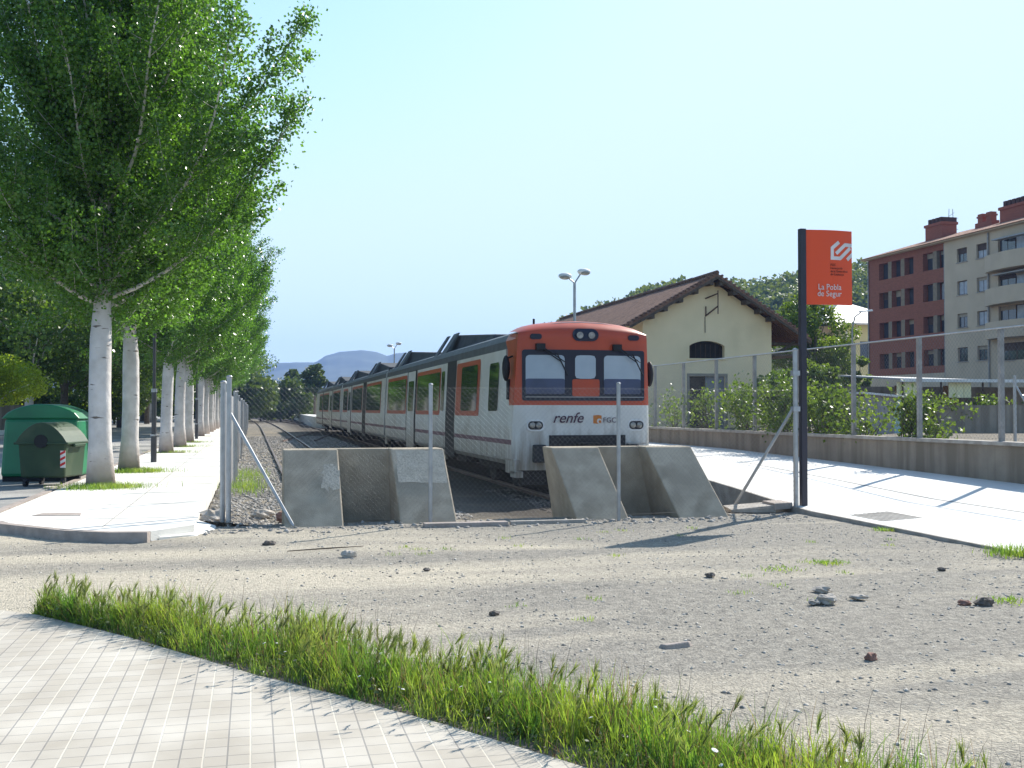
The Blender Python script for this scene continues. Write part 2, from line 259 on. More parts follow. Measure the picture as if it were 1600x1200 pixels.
# ------------------------------------------------------------------ mesh helpers
class B:
    def __init__(s, o=(0, 0, 0)): s.v = []; s.f = []; s.mi = []; s.o = Vector(o); s.cur = 0
    def add(s, vs, fs, mi=None):
        k = len(s.v); s.v += [tuple(Vector(p) - s.o) for p in vs]; s.f += [tuple(i + k for i in f) for f in fs]; s.mi += [s.cur if mi is None else mi] * len(fs)
    def quad(s, a, b, c, d, mi=None): s.add([a, b, c, d], [(0, 1, 2, 3)], mi)
    def box(s, x0, x1, y0, y1, z0, z1, mi=None):
        s.add([(x0, y0, z0), (x1, y0, z0), (x1, y1, z0), (x0, y1, z0), (x0, y0, z1), (x1, y0, z1), (x1, y1, z1), (x0, y1, z1)],
              [(0, 3, 2, 1), (4, 5, 6, 7), (0, 1, 5, 4), (1, 2, 6, 5), (2, 3, 7, 6), (3, 0, 4, 7)], mi)
    def hexa(s, b4, t4, mi=None):
        s.add(list(b4) + list(t4), [(0, 3, 2, 1), (4, 5, 6, 7), (0, 1, 5, 4), (1, 2, 6, 5), (2, 3, 7, 6), (3, 0, 4, 7)], mi)
    def prism(s, poly, ext, mi=None):
        n = len(poly); e = Vector(ext); vs = [Vector(p) for p in poly] + [Vector(p) + e for p in poly]
        s.add(vs, [tuple(range(n - 1, -1, -1)), tuple(range(n, 2 * n))] + [(i, (i + 1) % n, n + (i + 1) % n, n + i) for i in range(n)], mi)
    def tube(s, p0, p1, r0, r1=None, n=8, cap=True, mi=None):
        p0 = Vector(p0); p1 = Vector(p1); r1 = r0 if r1 is None else r1; d = (p1 - p0).normalized()
        u = d.orthogonal().normalized(); v = d.cross(u)
        vs = []
        for p, r in ((p0, r0), (p1, r1)):
            for i in range(n):
                a = 2 * math.pi * i / n; vs.append(p + u * (r * math.cos(a)) + v * (r * math.sin(a)))
        fs = [(i, (i + 1) % n, n + (i + 1) % n, n + i) for i in range(n)]
        if cap: fs += [tuple(range(n - 1, -1, -1)), tuple(range(n, 2 * n))]
        s.add(vs, fs, mi)
    def path(s, pts, rs, n=8, mi=None):
        pts = [Vector(p) for p in pts]; vs = []; u = None
        for i, p in enumerate(pts):
            d = (pts[min(i + 1, len(pts) - 1)] - pts[max(i - 1, 0)]).normalized()
            u = d.orthogonal().normalized() if u is None else (u - d * u.dot(d)).normalized(); v = d.cross(u)
            for k in range(n):
                a = 2 * math.pi * k / n; vs.append(p + u * (rs[i] * math.cos(a)) + v * (rs[i] * math.sin(a)))
        fs = [(i * n + k, i * n + (k + 1) % n, (i + 1) * n + (k + 1) % n, (i + 1) * n + k) for i in range(len(pts) - 1) for k in range(n)]
        fs += [tuple(range(n - 1, -1, -1)), tuple(range((len(pts) - 1) * n, len(pts) * n))]
        s.add(vs, fs, mi)
    def sphere(s, c, r, n=10, m=6, sx=(1, 1, 1), mi=None):
        vs = []; fs = []
        for j in range(m + 1):
            t = math.pi * j / m
            for i in range(n):
                a = 2 * math.pi * i / n; vs.append((c[0] + r * sx[0] * math.sin(t) * math.cos(a), c[1] + r * sx[1] * math.sin(t) * math.sin(a), c[2] + r * sx[2] * math.cos(t)))
        for j in range(m):
            for i in range(n): fs.append((j * n + i, (j + 1) * n + i, (j + 1) * n + (i + 1) % n, j * n + (i + 1) % n))
        s.add(vs, fs, mi)
    def build(s, name, ms, parent=None, smooth=False, bevel=0, loc=None):
        me = bpy.data.meshes.new(name); me.from_pydata(s.v, [], s.f); me.update()
        if not isinstance(ms, (list, tuple)): ms = [ms]
        for m in ms: me.materials.append(M[m] if isinstance(m, str) else m)
        if len(ms) > 1: me.polygons.foreach_set('material_index', s.mi)
        if smooth: me.polygons.foreach_set('use_smooth', [True] * len(me.polygons))
        o = bpy.data.objects.new(name, me); COL.objects.link(o)
        if parent: o.parent = parent
        if loc is not None: o.location = loc
        elif parent is None: o.location = s.o
        if bevel:
            md = o.modifiers.new('bevel', 'BEVEL'); md.width = bevel; md.segments = 2; md.limit_method = 'ANGLE'; md.angle_limit = math.radians(40)
        return o

def tag(o, label, cat, group=None, kind=None):
    if label: o['label'] = label
    if cat: o['category'] = cat
    if group: o['group'] = group
    if kind: o['kind'] = kind
    return o
def thing(name, label, cat, loc=(0, 0, 0), rz=0, group=None):
    o = bpy.data.objects.new(name, None); COL.objects.link(o); o.location = loc; o.rotation_euler = (0, 0, rz); o.empty_display_size = 0.3
    return tag(o, label, cat, group)
def struct(o): o['kind'] = 'structure'; return o
def dup(root, loc, rz=0, scale=1, label=None, group=None):
    r = root.copy(); COL.objects.link(r); r.location = loc; r.rotation_euler = (0, 0, rz); r.scale = scale if isinstance(scale, (tuple, list)) else (scale,) * 3
    if label: r['label'] = label
    if group: r['group'] = group
    for ch in list(root.children):
        c = ch.copy(); COL.objects.link(c); c.parent = r
        for g in ch.children: d = g.copy(); COL.objects.link(d); d.parent = c
    return r
def np_mesh(name, verts, faces, m, smooth=False):
    """verts (N,3), faces (K,n) with equal n"""
    me = bpy.data.meshes.new(name); nf, k = faces.shape
    me.vertices.add(len(verts)); me.vertices.foreach_set('co', np.ascontiguousarray(verts, dtype=np.float32).ravel())
    me.loops.add(nf * k); me.loops.foreach_set('vertex_index', np.ascontiguousarray(faces, dtype=np.int32).ravel())
    me.polygons.add(nf); me.polygons.foreach_set('loop_start', np.arange(0, nf * k, k, dtype=np.int32))
    try: me.polygons.foreach_set('loop_total', np.full(nf, k, dtype=np.int32))
    except Exception: pass
    if smooth: me.polygons.foreach_set('use_smooth', [True] * nf)
    me.update(calc_edges=True); me.validate(); me.materials.append(M[m]); return me
def np_obj(name, verts, faces, m, parent=None, loc=(0, 0, 0), smooth=False):
    o = bpy.data.objects.new(name, np_mesh(name, verts, faces, m, smooth)); COL.objects.link(o); o.location = loc
    if parent: o.parent = parent
    return o
def fbm(x, y, s=1.0, seed=0, oct=4):
    r = np.random.RandomState(seed); out = np.zeros_like(x, dtype=float); a = 1.0; tot = 0
    for o in range(oct):
        for _ in range(3):
            th = r.rand() * 6.283; ph = r.rand() * 6.283; k = 2 ** o / s * (0.7 + 0.6 * r.rand())
            out += a * np.sin((x * math.cos(th) + y * math.sin(th)) * k * 6.283 + ph + 1.3 * np.sin((x * math.sin(th) - y * math.cos(th)) * k * 3.1 + ph * 2))
        tot += 3 * a; a *= 0.5
    return out / tot
def grid(name, x0, x1, nx, y0, y1, ny, zf, m, smooth=True):
    X, Y = np.meshgrid(np.linspace(x0, x1, nx + 1), np.linspace(y0, y1, ny + 1)); Z = zf(X, Y)
    v = np.stack([X, Y, Z], -1).reshape(-1, 3)
    i = np.arange(nx)[None, :] + np.arange(ny)[:, None] * (nx + 1)
    f = np.stack([i, i + 1, i + nx + 2, i + nx + 1], -1).reshape(-1, 4)
    return np_obj(name, v, f, m, smooth=smooth)
def text(s, size, m, parent, loc, rot=(math.pi / 2, 0, 0), shear=0, name='lettering', ext=0.003, align='LEFT', sx=1.0, bold=0):
    c = bpy.data.curves.new(name, 'FONT'); c.body = s; c.size = size; c.shear = shear; c.extrude = ext; c.align_x = align; c.resolution_u = 3; c.offset = bold
    o = bpy.data.objects.new('tmp', c); COL.objects.link(o); bpy.context.view_layer.update()
    me = bpy.data.meshes.new_from_object(o.evaluated_get(bpy.context.evaluated_depsgraph_get())); bpy.data.objects.remove(o)
    me.materials.clear(); me.materials.append(M[m]); t = bpy.data.objects.new(name, me); COL.objects.link(t)
    t.parent = parent; t.location = loc; t.rotation_euler = rot; t.scale = (sx, 1, 1); return t
def facade(b, o, u, n, w, h, holes, depth=0.18, mi=0, rev=None):
    """wall w x h in the plane through o, along u and Z, outward normal n, with rectangular openings (u0,u1,z0,z1) and their reveals"""
    o = Vector(o); u = Vector(u); n = Vector(n); Z = Vector((0, 0, 1))
    us = sorted({0, w, *[a for q in holes for a in q[:2]]}); zs = sorted({0, h, *[a for q in holes for a in q[2:4]]})
    P = lambda a, c, d=0: o + u * a + Z * c - n * d
    for i in range(len(us) - 1):
        for j in range(len(zs) - 1):
            cu = (us[i] + us[i + 1]) / 2; cz = (zs[j] + zs[j + 1]) / 2
            if any(q[0] < cu < q[1] and q[2] < cz < q[3] for q in holes): continue
            b.quad(P(us[i], zs[j]), P(us[i + 1], zs[j]), P(us[i + 1], zs[j + 1]), P(us[i], zs[j + 1]), mi)
    r = mi if rev is None else rev
    for q in holes:
        a0, a1, z0, z1 = q[:4]
        for (p, s) in (((a0, z0), (a1, z0)), ((a1, z0), (a1, z1)), ((a1, z1), (a0, z1)), ((a0, z1), (a0, z0))):
            b.quad(P(*p), P(*s), P(*s, depth), P(*p, depth), r)

# ------------------------------------------------------------------ ground
BX = 3000
g = B((0, 0, 0)); g.quad((-BX, -BX, -.45), (BX, -BX, -.45), (BX, BX, -.45), (-BX, BX, -.45)); struct(g.build('ground', 'field'))
def gz(X, Y):
    z = 0.014 * fbm(X, Y, 2.2, 3) + 0.006 * fbm(X, Y, .35, 4)
    ruts = -0.02 * np.exp(-((Y - 9.1 - .18 * X) / .22) ** 2) - 0.016 * np.exp(-((Y - 7.3 - .25 * X) / .2) ** 2) - 0.015 * np.exp(-((Y - 11.2 - .1 * X) / .25) ** 2)
    return z + ruts * np.clip((X + .5) / 2, 0, 1) - .004
struct(grid('gravel_yard', -16, 22, 300, -4, 16.1, 220, gz, 'gravel'))
def bz(X, Y):
    return -.15 + .035 * fbm(X, Y, 1.3, 9) + .012 * fbm(X, Y, .3, 10) + .13 * np.exp(-np.clip(Y - 16, 0, 9) / .5) + .10 * np.exp(-np.clip(X + .6, 0, 9) / .5)
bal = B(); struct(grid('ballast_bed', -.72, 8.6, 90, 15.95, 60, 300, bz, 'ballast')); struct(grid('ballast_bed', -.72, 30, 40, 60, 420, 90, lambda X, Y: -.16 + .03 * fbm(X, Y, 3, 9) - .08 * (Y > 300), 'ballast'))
cp = B(); cp.quad((-70, 16.0, .008), (-3.66, 16.0, .008), (-3.66, 330, .008), (-70, 330, .008)); struct(cp.build('car_park', 'asphalt'))
# painted bays
bay = B()
for k in range(14):
    y = 30 + k * 9
    bay.quad((-9.2, y, .013), (-4.2, y, .013), (-4.2, y + .12, .013), (-9.2, y + .12, .013))
struct(bay.build('bay_marking', 'whitepaint'))
# tiled foreground pavement: edge runs diagonally
edge = [(-14, 19.4), (-2.0, 9.62), (-1.65, 9.31), (-.86, 8.26), (.03, 6.9), (.46, 6.34), (.99, 5.57), (1.41, 4.9), (3.6, 1.2), (5.5, -4)]
edge[0] = (-14, 11.0)
pv = B(); poly = [(x, y, .022) for x, y in edge] + [(-14, -4, .022)]; pv.prism(poly[::-1], (0, 0, -.12)); struct(pv.build('pavement', 'paving'))
# left sidewalk with curved kerb
arc = [(-3.62, 17.3), (-3.5, 16.5), (-3.15, 15.85), (-2.75, 15.4), (-2.2, 14.8), (-1.7, 14.5), (-1.24, 14.41)]
sw = [(-3.66, 200)] + arc + [(-.75, 15.1), (-.74, 200)]
s_ = B(); s_.prism([(x, y, .12) for x, y in sw], (0, 0, -.3)); struct(s_.build('sidewalk', 'slab'))
kb = B()
def offs(pts, d):
    out = []
    for i, p in enumerate(pts):
        a = Vector(pts[max(i - 1, 0)]); c = Vector(pts[min(i + 1, len(pts) - 1)]); t = (c - a).normalized(); out.append((p[0] + t.y * d * -1, p[1] + t.x * d)) if False else out.append((p[0] - (-t.y) * d, p[1] - t.x * d))
    return out
arc2 = offs(arc, .018); arc3 = offs(arc, .15)
for i in range(len(arc) - 1):
    kb.hexa([(*arc3[i], -.1), (*arc3[i + 1], -.1), (*arc2[i + 1], -.1), (*arc2[i], -.1)], [(*arc3[i], .125), (*arc3[i + 1], .125), (*arc2[i + 1], .125), (*arc2[i], .125)])
struct(kb.build('kerb', 'kerbpink'))
kb = B()
kb.box(-3.80, -3.675, 17.35, 200, -.1, .125); struct(kb.build('kerb', 'kerbpink'))
jm = B()
for y in np.arange(16.2, 60, 2.4): jm.box(-3.6, -.8, y, y + .012, .118, .1235)
jm.box(-1.9, -1.888, 15, 60, .118, .1242); struct(jm.build('pavement_joint', 'oldslab'))
sp = B(); sp.hexa([(-1.15, 14.5, -.1), (-.5, 14.9, -.1), (-.45, 16.0, -.1), (-.75, 16.0, -.1)], [(-1.15, 14.5, .03), (-.75, 14.85, .015), (-.5, 15.9, .02), (-.76, 15.9, .11)])
struct(sp.build('sidewalk_ramp', 'slab'))
mh = B((-2.75, 17, .12)); mh.hexa([(-3.08, 16.86, .118), (-2.41, 16.75, .118), (-2.45, 17.12, .118), (-3.0, 17.26, .118)], [(-3.08, 16.86, .128), (-2.41, 16.75, .128), (-2.45, 17.12, .128), (-3.0, 17.26, .128)])
tag(mh.build('manhole_cover', 'kerbpink'), 'flat brown rectangular cover set into the white sidewalk corner', 'manhole cover')

# right-hand platform: a ramp that rises along the track
def pz(X, Y):
    zl = np.interp(Y, [6, 10.8, 15.7, 18.5, 23, 400], [.0, .02, .06, .24, .5, .55]); zr = np.interp(Y, [6, 10.8, 16.5, 29, 400], [.2, .26, .34, .54, .56])
    t = np.clip((X - 8.55) / 4.6, 0, 1); return zl * (1 - t) + zr * t
ys = np.concatenate([np.linspace(5, 30, 60), np.linspace(31, 260, 60)]); xs = np.linspace(8.55, 13.3, 12)
X, Y = np.meshgrid(xs, ys); Xw = X + np.where(X < 8.6, .07 * fbm(X * 0, Y, 3.1, 5) * (Y < 15.6), 0)
v = np.stack([Xw, Y, pz(X, Y)], -1).reshape(-1, 3); nx = len(xs) - 1; ny = len(ys) - 1
i = np.arange(nx)[None, :] + np.arange(ny)[:, None] * (nx + 1)
struct(np_obj('platform', v, np.stack([i, i + 1, i + nx + 2, i + nx + 1], -1).reshape(-1, 4), 'platform'))
pe = B()
for a, c in zip(ys[:-1], ys[1:]):
    if a > 5:
        za, zc = float(pz(8.55, a)), float(pz(8.55, c)); pe.hexa([(8.5, a, -.4), (8.56, a, -.4), (8.56, c, -.4), (8.5, c, -.4)], [(8.5, a, za + .004), (8.56, a, za + .004), (8.56, c, zc + .004), (8.5, c, zc + .004)])
struct(pe.build('platform_edge', 'oldslab'))
pj = B()
def pjoint(a, c, wd):
    a = Vector(a); c = Vector(c); n = (c - a).orthogonal().normalized() * wd / 2; K = 14
    for k in range(K):
        p = a.lerp(c, k / K); q = a.lerp(c, (k + 1) / K)
        f = lambda t: (t.x, t.y, float(pz(t.x, t.y)) + .006)
        pj.quad(f(p - n), f(p + n), f(q + n), f(q - n))
for k in range(14): pjoint((10.8 + k * .0, 11.5 + k * 2.6), (10.8, 11.5 + (k + 1) * 2.6), .025)
struct(pj.build('platform_joint', 'joint'))
gp = B((8.9, 14.4, .1))
for k in range(9):
    x = 8.75 + k * .075; a, c = float(pz(x, 13.9)), float(pz(x, 14.9)); gp.hexa([(x, 13.9, a - .02), (x + .05, 13.9, a - .02), (x + .05, 14.8, c - .02), (x, 14.8, c - .02)], [(x, 13.9, a + .006), (x + .05, 13.9, a + .006), (x + .05, 14.8, c + .006), (x, 14.8, c + .006)])
tag(gp.build('drain_grate', 'oldslab'), 'worn grey drain grate in the pale platform right of the sign post', 'drain grate')
# ground behind the wall
struct(grid('garden_ground', 13.35, 160, 60, 8, 200, 60, lambda X, Y: .72 + .05 * fbm(X, Y, 6, 2) - .3 * np.clip((X - 30) / 60, 0, 1), 'dirt'))

# far platform on the left of the train's tail
fp = B((5, 150, -.1)); fp.prism([(6.0, 112, .95), (8.45, 100, .95), (8.45, 250, .95), (8.2, 250, .95)], (0, 0, -1.2)); struct(fp.build('platform', 'platform'))

# ------------------------------------------------------------------ railway tracks
def rail_profile(): return [(-.07, 0), (.07, 0), (.07, .02), (.012, .03), (.012, .10), (.035, .11), (.035, .145), (-.035, .145), (-.035, .11), (-.012, .10), (-.012, .03), (-.07, .02)]
def make_track(xc, y0, y1, bend, label, z=-.195):
    t = thing('railway_track', label, 'railway track', (xc, y0, z))
    prof = rail_profile(); nseg = 36; yy = np.linspace(0, y1 - y0, nseg + 1)
    for s in (-.87, .87):
        b = B()
        pr_ = []
        for y in yy:
            bx = bend(y + y0)
            pr_.append([(s + bx + px, y, pz_) for px, pz_ in prof])
        vs = [p for r in pr_ for p in r]; n = len(prof)
        fs = [(k * n + i, k * n + (i + 1) % n, (k + 1) * n + (i + 1) % n, (k + 1) * n + i) for k in range(nseg) for i in range(n)]
        mi = [1 if i in (5, 6, 7) else 0 for k in range(nseg) for i in range(n)]
        b.add(vs, fs); b.mi = mi; b.add(pr_[0], [tuple(range(n))]); b.build('rail', ['rail', 'railtop'], t)
    sb = B(); sb.box(-1.25, 1.25, -.12, .12, -.16, .0)
    first = sb.build('sleeper', 'wood', t, bevel=.01); first.location = (bend(y0 + .6), .6, 0)
    for k in range(1, 60):
        c = first.copy(); COL.objects.link(c); c.parent = t; y = .6 + k * .6; c.location = (bend(y0 + y), y, R.uniform(-.012, .004)); c.rotation_euler = (0, 0, R.uniform(-.02, .02))
    return t
make_track(1.67, 16.6, 260, lambda y: .0004 * max(0, y - 90) ** 2 * -.3, 'rusty track left of the train, running clear to the horizon')
make_track(6.615, 17.2, 240, lambda y: 0 if y < 95 else -.00035 * (y - 95) ** 2, 'rusty track under the orange and white train')
t = thing('rail_turnout', 'rusty switch rails crossing between the two tracks beyond the barriers', 'railway switch', (2.5, 62, -.195))
for s in (0, 1.74):
    b = B(); b.hexa([(-.9 + s, 0, 0), (-.8 + s, 0, 0), (2.4 + s, 26, 0), (2.3 + s, 26, 0)], [(-.88 + s, 0, .13), (-.82 + s, 0, .13), (2.38 + s, 26, .13), (2.32 + s, 26, .13)]); b.build('rail', 'rail', t)
b = B(); b.box(3.4, 3.75, 2, 2.4, -.05, .3); b.tube((3.57, 2.2, .3), (3.75, 2.1, .95), .03); b.sphere((3.76, 2.1, 1.0), .1); b.build('switch_lever', 'under', t)

# ------------------------------------------------------------------ loose stones
OCT = np.array([(0, 1, 0), (1, 0, 0), (0, 0, 1), (-1, 0, 0), (0, -1, 0), (0, 0, -1)], float)
OF = np.array([(2, 1, 0), (2, 0, 3), (2, 3, 4), (2, 4, 1), (5, 0, 1), (5, 3, 0), (5, 4, 3), (5, 1, 4)])
def pebbles(name, P, r0, r1, m, label, cat, seed, pw=3.0, flat=.6):
    rr = np.random.RandomState(seed); n = len(P); s = r0 + (r1 - r0) * rr.rand(n) ** pw
    V = OCT[None] * (0.75 + .6 * rr.rand(n, 6, 1)) + .22 * rr.randn(n, 6, 3)
    a = rr.rand(n) * 6.283; c, sn = np.cos(a), np.sin(a)
    x = V[..., 0] * c[:, None] - V[..., 1] * sn[:, None]; y = V[..., 0] * sn[:, None] + V[..., 1] * c[:, None]
    V = np.stack([x, y, V[..., 2] * flat], -1) * s[:, None, None] + P[:, None, :]
    F = OF[None] + (np.arange(n) * 6)[:, None, None]
    o = np_obj(name, V.reshape(-1, 3), F.reshape(-1, 3), m); tag(o, label, cat, kind='stuff'); return o
def pts(n, x0, x1, y0, y1, zf, seed, dens=None):
    rr = np.random.RandomState(seed); x = x0 + (x1 - x0) * rr.rand(n); y = y0 + (y1 - y0) * rr.rand(n) ** 1.0
    if dens is not None: k = rr.rand(n) < dens(x, y); x = x[k]; y = y[k]
    return np.stack([x, y, zf(x, y)], -1)
pv_clear = lambda x, y: np.where(x * 1.42 + y > 7.25, 1., 0.)
pebbles('loose_gravel', pts(24000, -4.5, 9.5, 3.8, 15.8, gz, 1, lambda x, y: pv_clear(x, y) * (.35 + .65 * (fbm(x, y, 2.5, 8) + np.clip(x - 1, -2, 2) * .2 > 0)) * ((x < 8.5))), .003, .021, 'pebble', 'fine loose gravel strewn over the grey yard', 'gravel', 2, 3.5)
pebbles('rubble', pts(1100, -1.0, 8.3, 14.9, 16.4, lambda x, y: np.where(y < 16, gz(x, y), bz(x, y)), 5), .012, .06, 'stone', 'rubble and broken stones along the foot of the fence', 'rubble', 6, 3)
pebbles('track_ballast', pts(16000, -.7, 3.6, 16.0, 36, bz, 7), .02, .055, 'stone', 'grey brown ballast stones between and beside the rails', 'ballast', 8, 2)
pebbles('track_ballast', pts(9000, -.7, 5.0, 36, 75, lambda x, y: bz(x, y) * (y < 60) + (y >= 60) * -.15, 27), .03, .07, 'stone', 'grey ballast further down the line', 'ballast', 28, 2)
pebbles('track_ballast', pts(2500, 5.0, 8.4, 16.0, 24, bz, 17), .02, .055, 'darkstone', 'shaded ballast stones under the front of the train', 'ballast', 18, 2)  # dark stone colour here also paints in the shade below the train

def rock(loc, r, m, seed, flat=.55, lab='', grp=None):
    rr = random.Random(seed); b = B(loc); n = 9; mm = 6; vs = []; fs = []
    for j in range(mm + 1):
        th = math.pi * j / mm
        for i_ in range(n):
            a = 2 * math.pi * i_ / n; k = r * (.72 + .5 * rr.random()) if 0 < j < mm else r * .8
            vs.append((loc[0] + 1.25 * k * math.sin(th) * math.cos(a), loc[1] + k * math.sin(th) * math.sin(a), loc[2] + flat * r * .45 + flat * k * math.cos(th)))
    for j in range(mm):
        for i_ in range(n): fs.append((j * n + i_, (j + 1) * n + i_, (j + 1) * n + (i_ + 1) % n, j * n + (i_ + 1) % n))
    b.add(vs, fs); return tag(b.build('stone', m), lab, 'stone', grp)
rock((5.02, 8.97, 0), .07, 'oldslab', 1, .55, 'larger grey stone lying upper in the small cluster on the gravel')
rock((4.8, 8.5, 0), .08, 'oldslab', 2, .6, 'biggest dark-sided stone of the cluster in the gravel at right')
rock((5.18, 8.62, 0), .065, 'oldslab', 3, .35, 'flat brownish stone at the right of the gravel cluster')
rock((4.66, 8.46, 0), .045, 'stone', 31, .6, 'small round stone touching the left of the biggest cluster stone')
rock((6.02, 8.06, 0), .07, 'darkstone', 4, .7, 'blackish stone alone near the right side of the gravel')
rock((5.86, 8.1, 0), .05, 'redstone', 41, .6, 'small reddish stone just left of the blackish stone')
rock((3.99, 6.49, 0), .036, 'redstone', 5, .8, 'small dark red stone in the middle of the right-hand gravel')
rock((4.42, 10.08, 0), .042, 'darkstone', 6, .6, 'dark pebble-sized stone on the gravel in front of the right barrier')
rock((1.06, 12.33, 0), .07, 'palestone', 7, .8, 'pale angular stone on dusty ground before the left barrier')
rock((1.75, 11.1, 0), .033, 'darkstone', 71, .6, 'little dark stone on the dusty ground in the middle of the yard')
rock((1.9, 8.6, 0), .036, 'darkstone', 72, .6, 'dark stone just behind the tall grass strip')
rock((6.9, 9.9, 0), .04, 'darkstone', 73, .6, 'dark stone near the edge of the white platform ramp')
rock((7.2, 8.9, 0), .05, 'darkstone', 74, .6, 'dark stone at the far right of the gravel near the ramp')
rock((.2, 13.6, 0), .07, 'darkstone', 75, .6, 'dark lump on the ground below the left fence brace')
rock((-.55, 16.75, -.02), .2, 'palestone', 8, .7, 'large pale block of stone beside the fence corner post')
rock((.15, 18.3, -.1), .15, 'palestone', 81, .6, 'pale rock in the rubble between fence and left track')
rock((.5, 17.6, -.1), .12, 'redstone', 82, .8, 'rust-coloured rock in the rubble beside the left barrier')
b = B((2.87, 7.15, 0)); b.hexa([(2.78, 7.1, -.02), (2.99, 7.14, -.02), (3.03, 7.2, -.02), (2.75, 7.19, -.02)], [(2.79, 7.11, .022), (2.97, 7.15, .03), (3.0, 7.19, .028), (2.77, 7.17, .02)])
tag(b.build('brick_fragment', 'kerbpink', bevel=.008), 'flat broken piece of brick on the gravel behind the grass', 'brick')
b = B((2.8, 15.2, 0)); b.box(2.35, 3.55, 15.12, 15.3, -.05, .055); tag(b.build('kerb_slab', 'kerbpink', bevel=.008), 'pinkish kerb stone lying before the middle fence post', 'kerb stone')
b = B((4.1, 15.2, 0)); b.box(3.62, 4.75, 15.26, 15.36, -.05, .045); tag(b.build('kerb_slab', 'oldslab', bevel=.008), 'thin weathered kerb stone at the left foot of the right barrier', 'kerb stone')
b = B((8.0, 16, 0)); b.hexa([(7.45, 16.15, 0), (8.15, 16.0, 0), (8.2, 16.5, 0), (7.55, 16.7, 0)], [(7.45, 16.15, .05), (8.15, 16.0, .12), (8.2, 16.5, .13), (7.55, 16.7, .07)]); tag(b.build('concrete_slab', 'oldslab', bevel=.01), 'grey flat slab tipped against the brace foot by the platform', 'concrete slab')
b = B((8.4, 16, 0)); b.hexa([(8.12, 15.98, .04), (8.5, 16.1, .05), (8.48, 16.5, .05), (8.12, 16.42, .04)], [(8.12, 15.98, .15), (8.5, 16.1, .15), (8.48, 16.5, .16), (8.12, 16.42, .16)]); tag(b.build('concrete_slab', 'kerbpink', bevel=.01), 'thick pinkish slab wedged beside the sign post foot', 'concrete slab')
for (x, y, s_, lab) in ((.9, 13.0, .9, 'thin dark crack of twig lying on the ground before the left barrier'), (4.85, 14.9, .0, '')):
    if s_:
        b = B((x, y, .01)); b.path([(x - .5, y - .1, .012), (x, y, .02), (x + .4, y + .16, .012)], [.006, .009, .004], 5); tag(b.build('twig', 'wood'), lab, 'twig')

# ------------------------------------------------------------------ concrete barriers
def barrier(x0, x1, t0, t1, y, lab, patches):
    t = thing('concrete_barrier', lab, 'barrier', ((x0 + x1) / 2, y, 0)); o = ((x0 + x1) / 2, y, 0); H = 1.055; yt = y + 1.18; yb = y + 1.5
    b = B(o); W = x1 - x0; bw = W * .335; tw = (t1 - t0) * .335
    b.hexa([(x0 + .02, yb - .25, -.25), (x1 - .02, yb - .25, -.25), (x1 - .02, yb, -.25), (x0 + .02, yb, -.25)], [(t0 + .02, yb - .25, H - .004), (t1 - .02, yb - .25, H - .004), (t1 - .02, yb, H - .004), (t0 + .02, yb, H - .004)]); b.build('back_wall', 'concrete', t, bevel=.02)
    for a, c in ((x0, t0), (x1 - bw, t1 - tw)):
        b = B(o); b.hexa([(a, y - .15, -.2), (a + bw, y - .15, -.2), (a + bw, yb - .1, -.2), (a, yb - .1, -.2)], [(c, yt - .28, H), (c + tw, yt - .28, H), (c + tw, yb - .1, H), (c, yb - .1, H)])
        b.build('buttress', 'concrete', t, bevel=.02)
    for (u0, u1, z0, z1, sd_) in patches:
        rr = random.Random(sd_); b = B(o); P = []; jj = .02 if u1 - u0 > .5 else .07
        for k in range(24):
            e_ = k / 6; q_ = int(e_); g_ = e_ - q_; u, z = ((u0 + (u1 - u0) * g_, z0), (u1, z0 + (z1 - z0) * g_), (u1 - (u1 - u0) * g_, z1), (u0, z1 - (z1 - z0) * g_))[q_]
            u += (rr.random() - .5) * jj; z = min(z + (rr.random() - .5) * jj * 1.6, 1.035); f = (z + .2) / (H + .2); P.append((x0 + u, y - .15 + (yt - .28 - y + .15) * f - .006, z))
        b.add(P, [tuple(range(24))]); b.build('mortar_patch', 'patch', t)
barrier(.44, 2.92, .44, 2.85, 15.62, 'left grey concrete buffer barrier with pale mortar patches', [(.55, .80, .5, .80, 3), (1.67, 2.40, .56, 1.03, 5)])
barrier(4.76, 7.22, 4.56, 6.92, 15.62, 'right grey concrete buffer barrier in front of the train nose', [])

# ------------------------------------------------------------------ chain-link fences
def mesh_panel(parent, p0, p1, z0, z1, pitch, r, m='wire', name='chain_link_mesh', o=(0, 0, 0)):
    p0 = Vector(p0); p1 = Vector(p1); L = (p1 - p0).length; u = (p1 - p0) / L; nrm = Vector((u.y, -u.x, 0)); H = z1 - z0; V = []; F = []
    k = -H
    def wire(a, za, c, zc, d):
        A = p0 + u * a; C = p0 + u * c; A = Vector((A.x, A.y, za)) + nrm * d; C = Vector((C.x, C.y, zc)) + nrm * d
        up = Vector((0, 0, r)); s = u * r; base = len(V)
        for q in (A, C): V.extend([q + up, q - nrm * r - up * .5, q + nrm * r - up * .5])
        for i in range(3): F.append((base + i, base + (i + 1) % 3, base + 3 + (i + 1) % 3, base + 3 + i))
    while k < L:
        for sg in (1, -1):
            if sg == 1: a, za, c, zc = k, z0, k + H, z1
            else: a, za, c, zc = k, z1, k + H, z0
            if a < 0: za += (zc - za) * (-a) / H; a = 0
            if c > L: zc = za + (zc - za) * (L - a) / (c - a); c = L
            if c > a + 1e-4: wire(a, za, c, zc, r * sg)
        k += pitch
    for z in (z0 + .02, z1 - .02): wire(0, z, L, z, 0)
    V = np.array([tuple(q - Vector(o)) for q in V]); return np_obj(name, V, np.array(F), m, parent)
t = thing('chain_link_fence', 'low chain-link fence on steel tube posts in front of the two barriers', 'fence', (-.36, 15.52, 0)); o = (-.36, 15.52, 0)
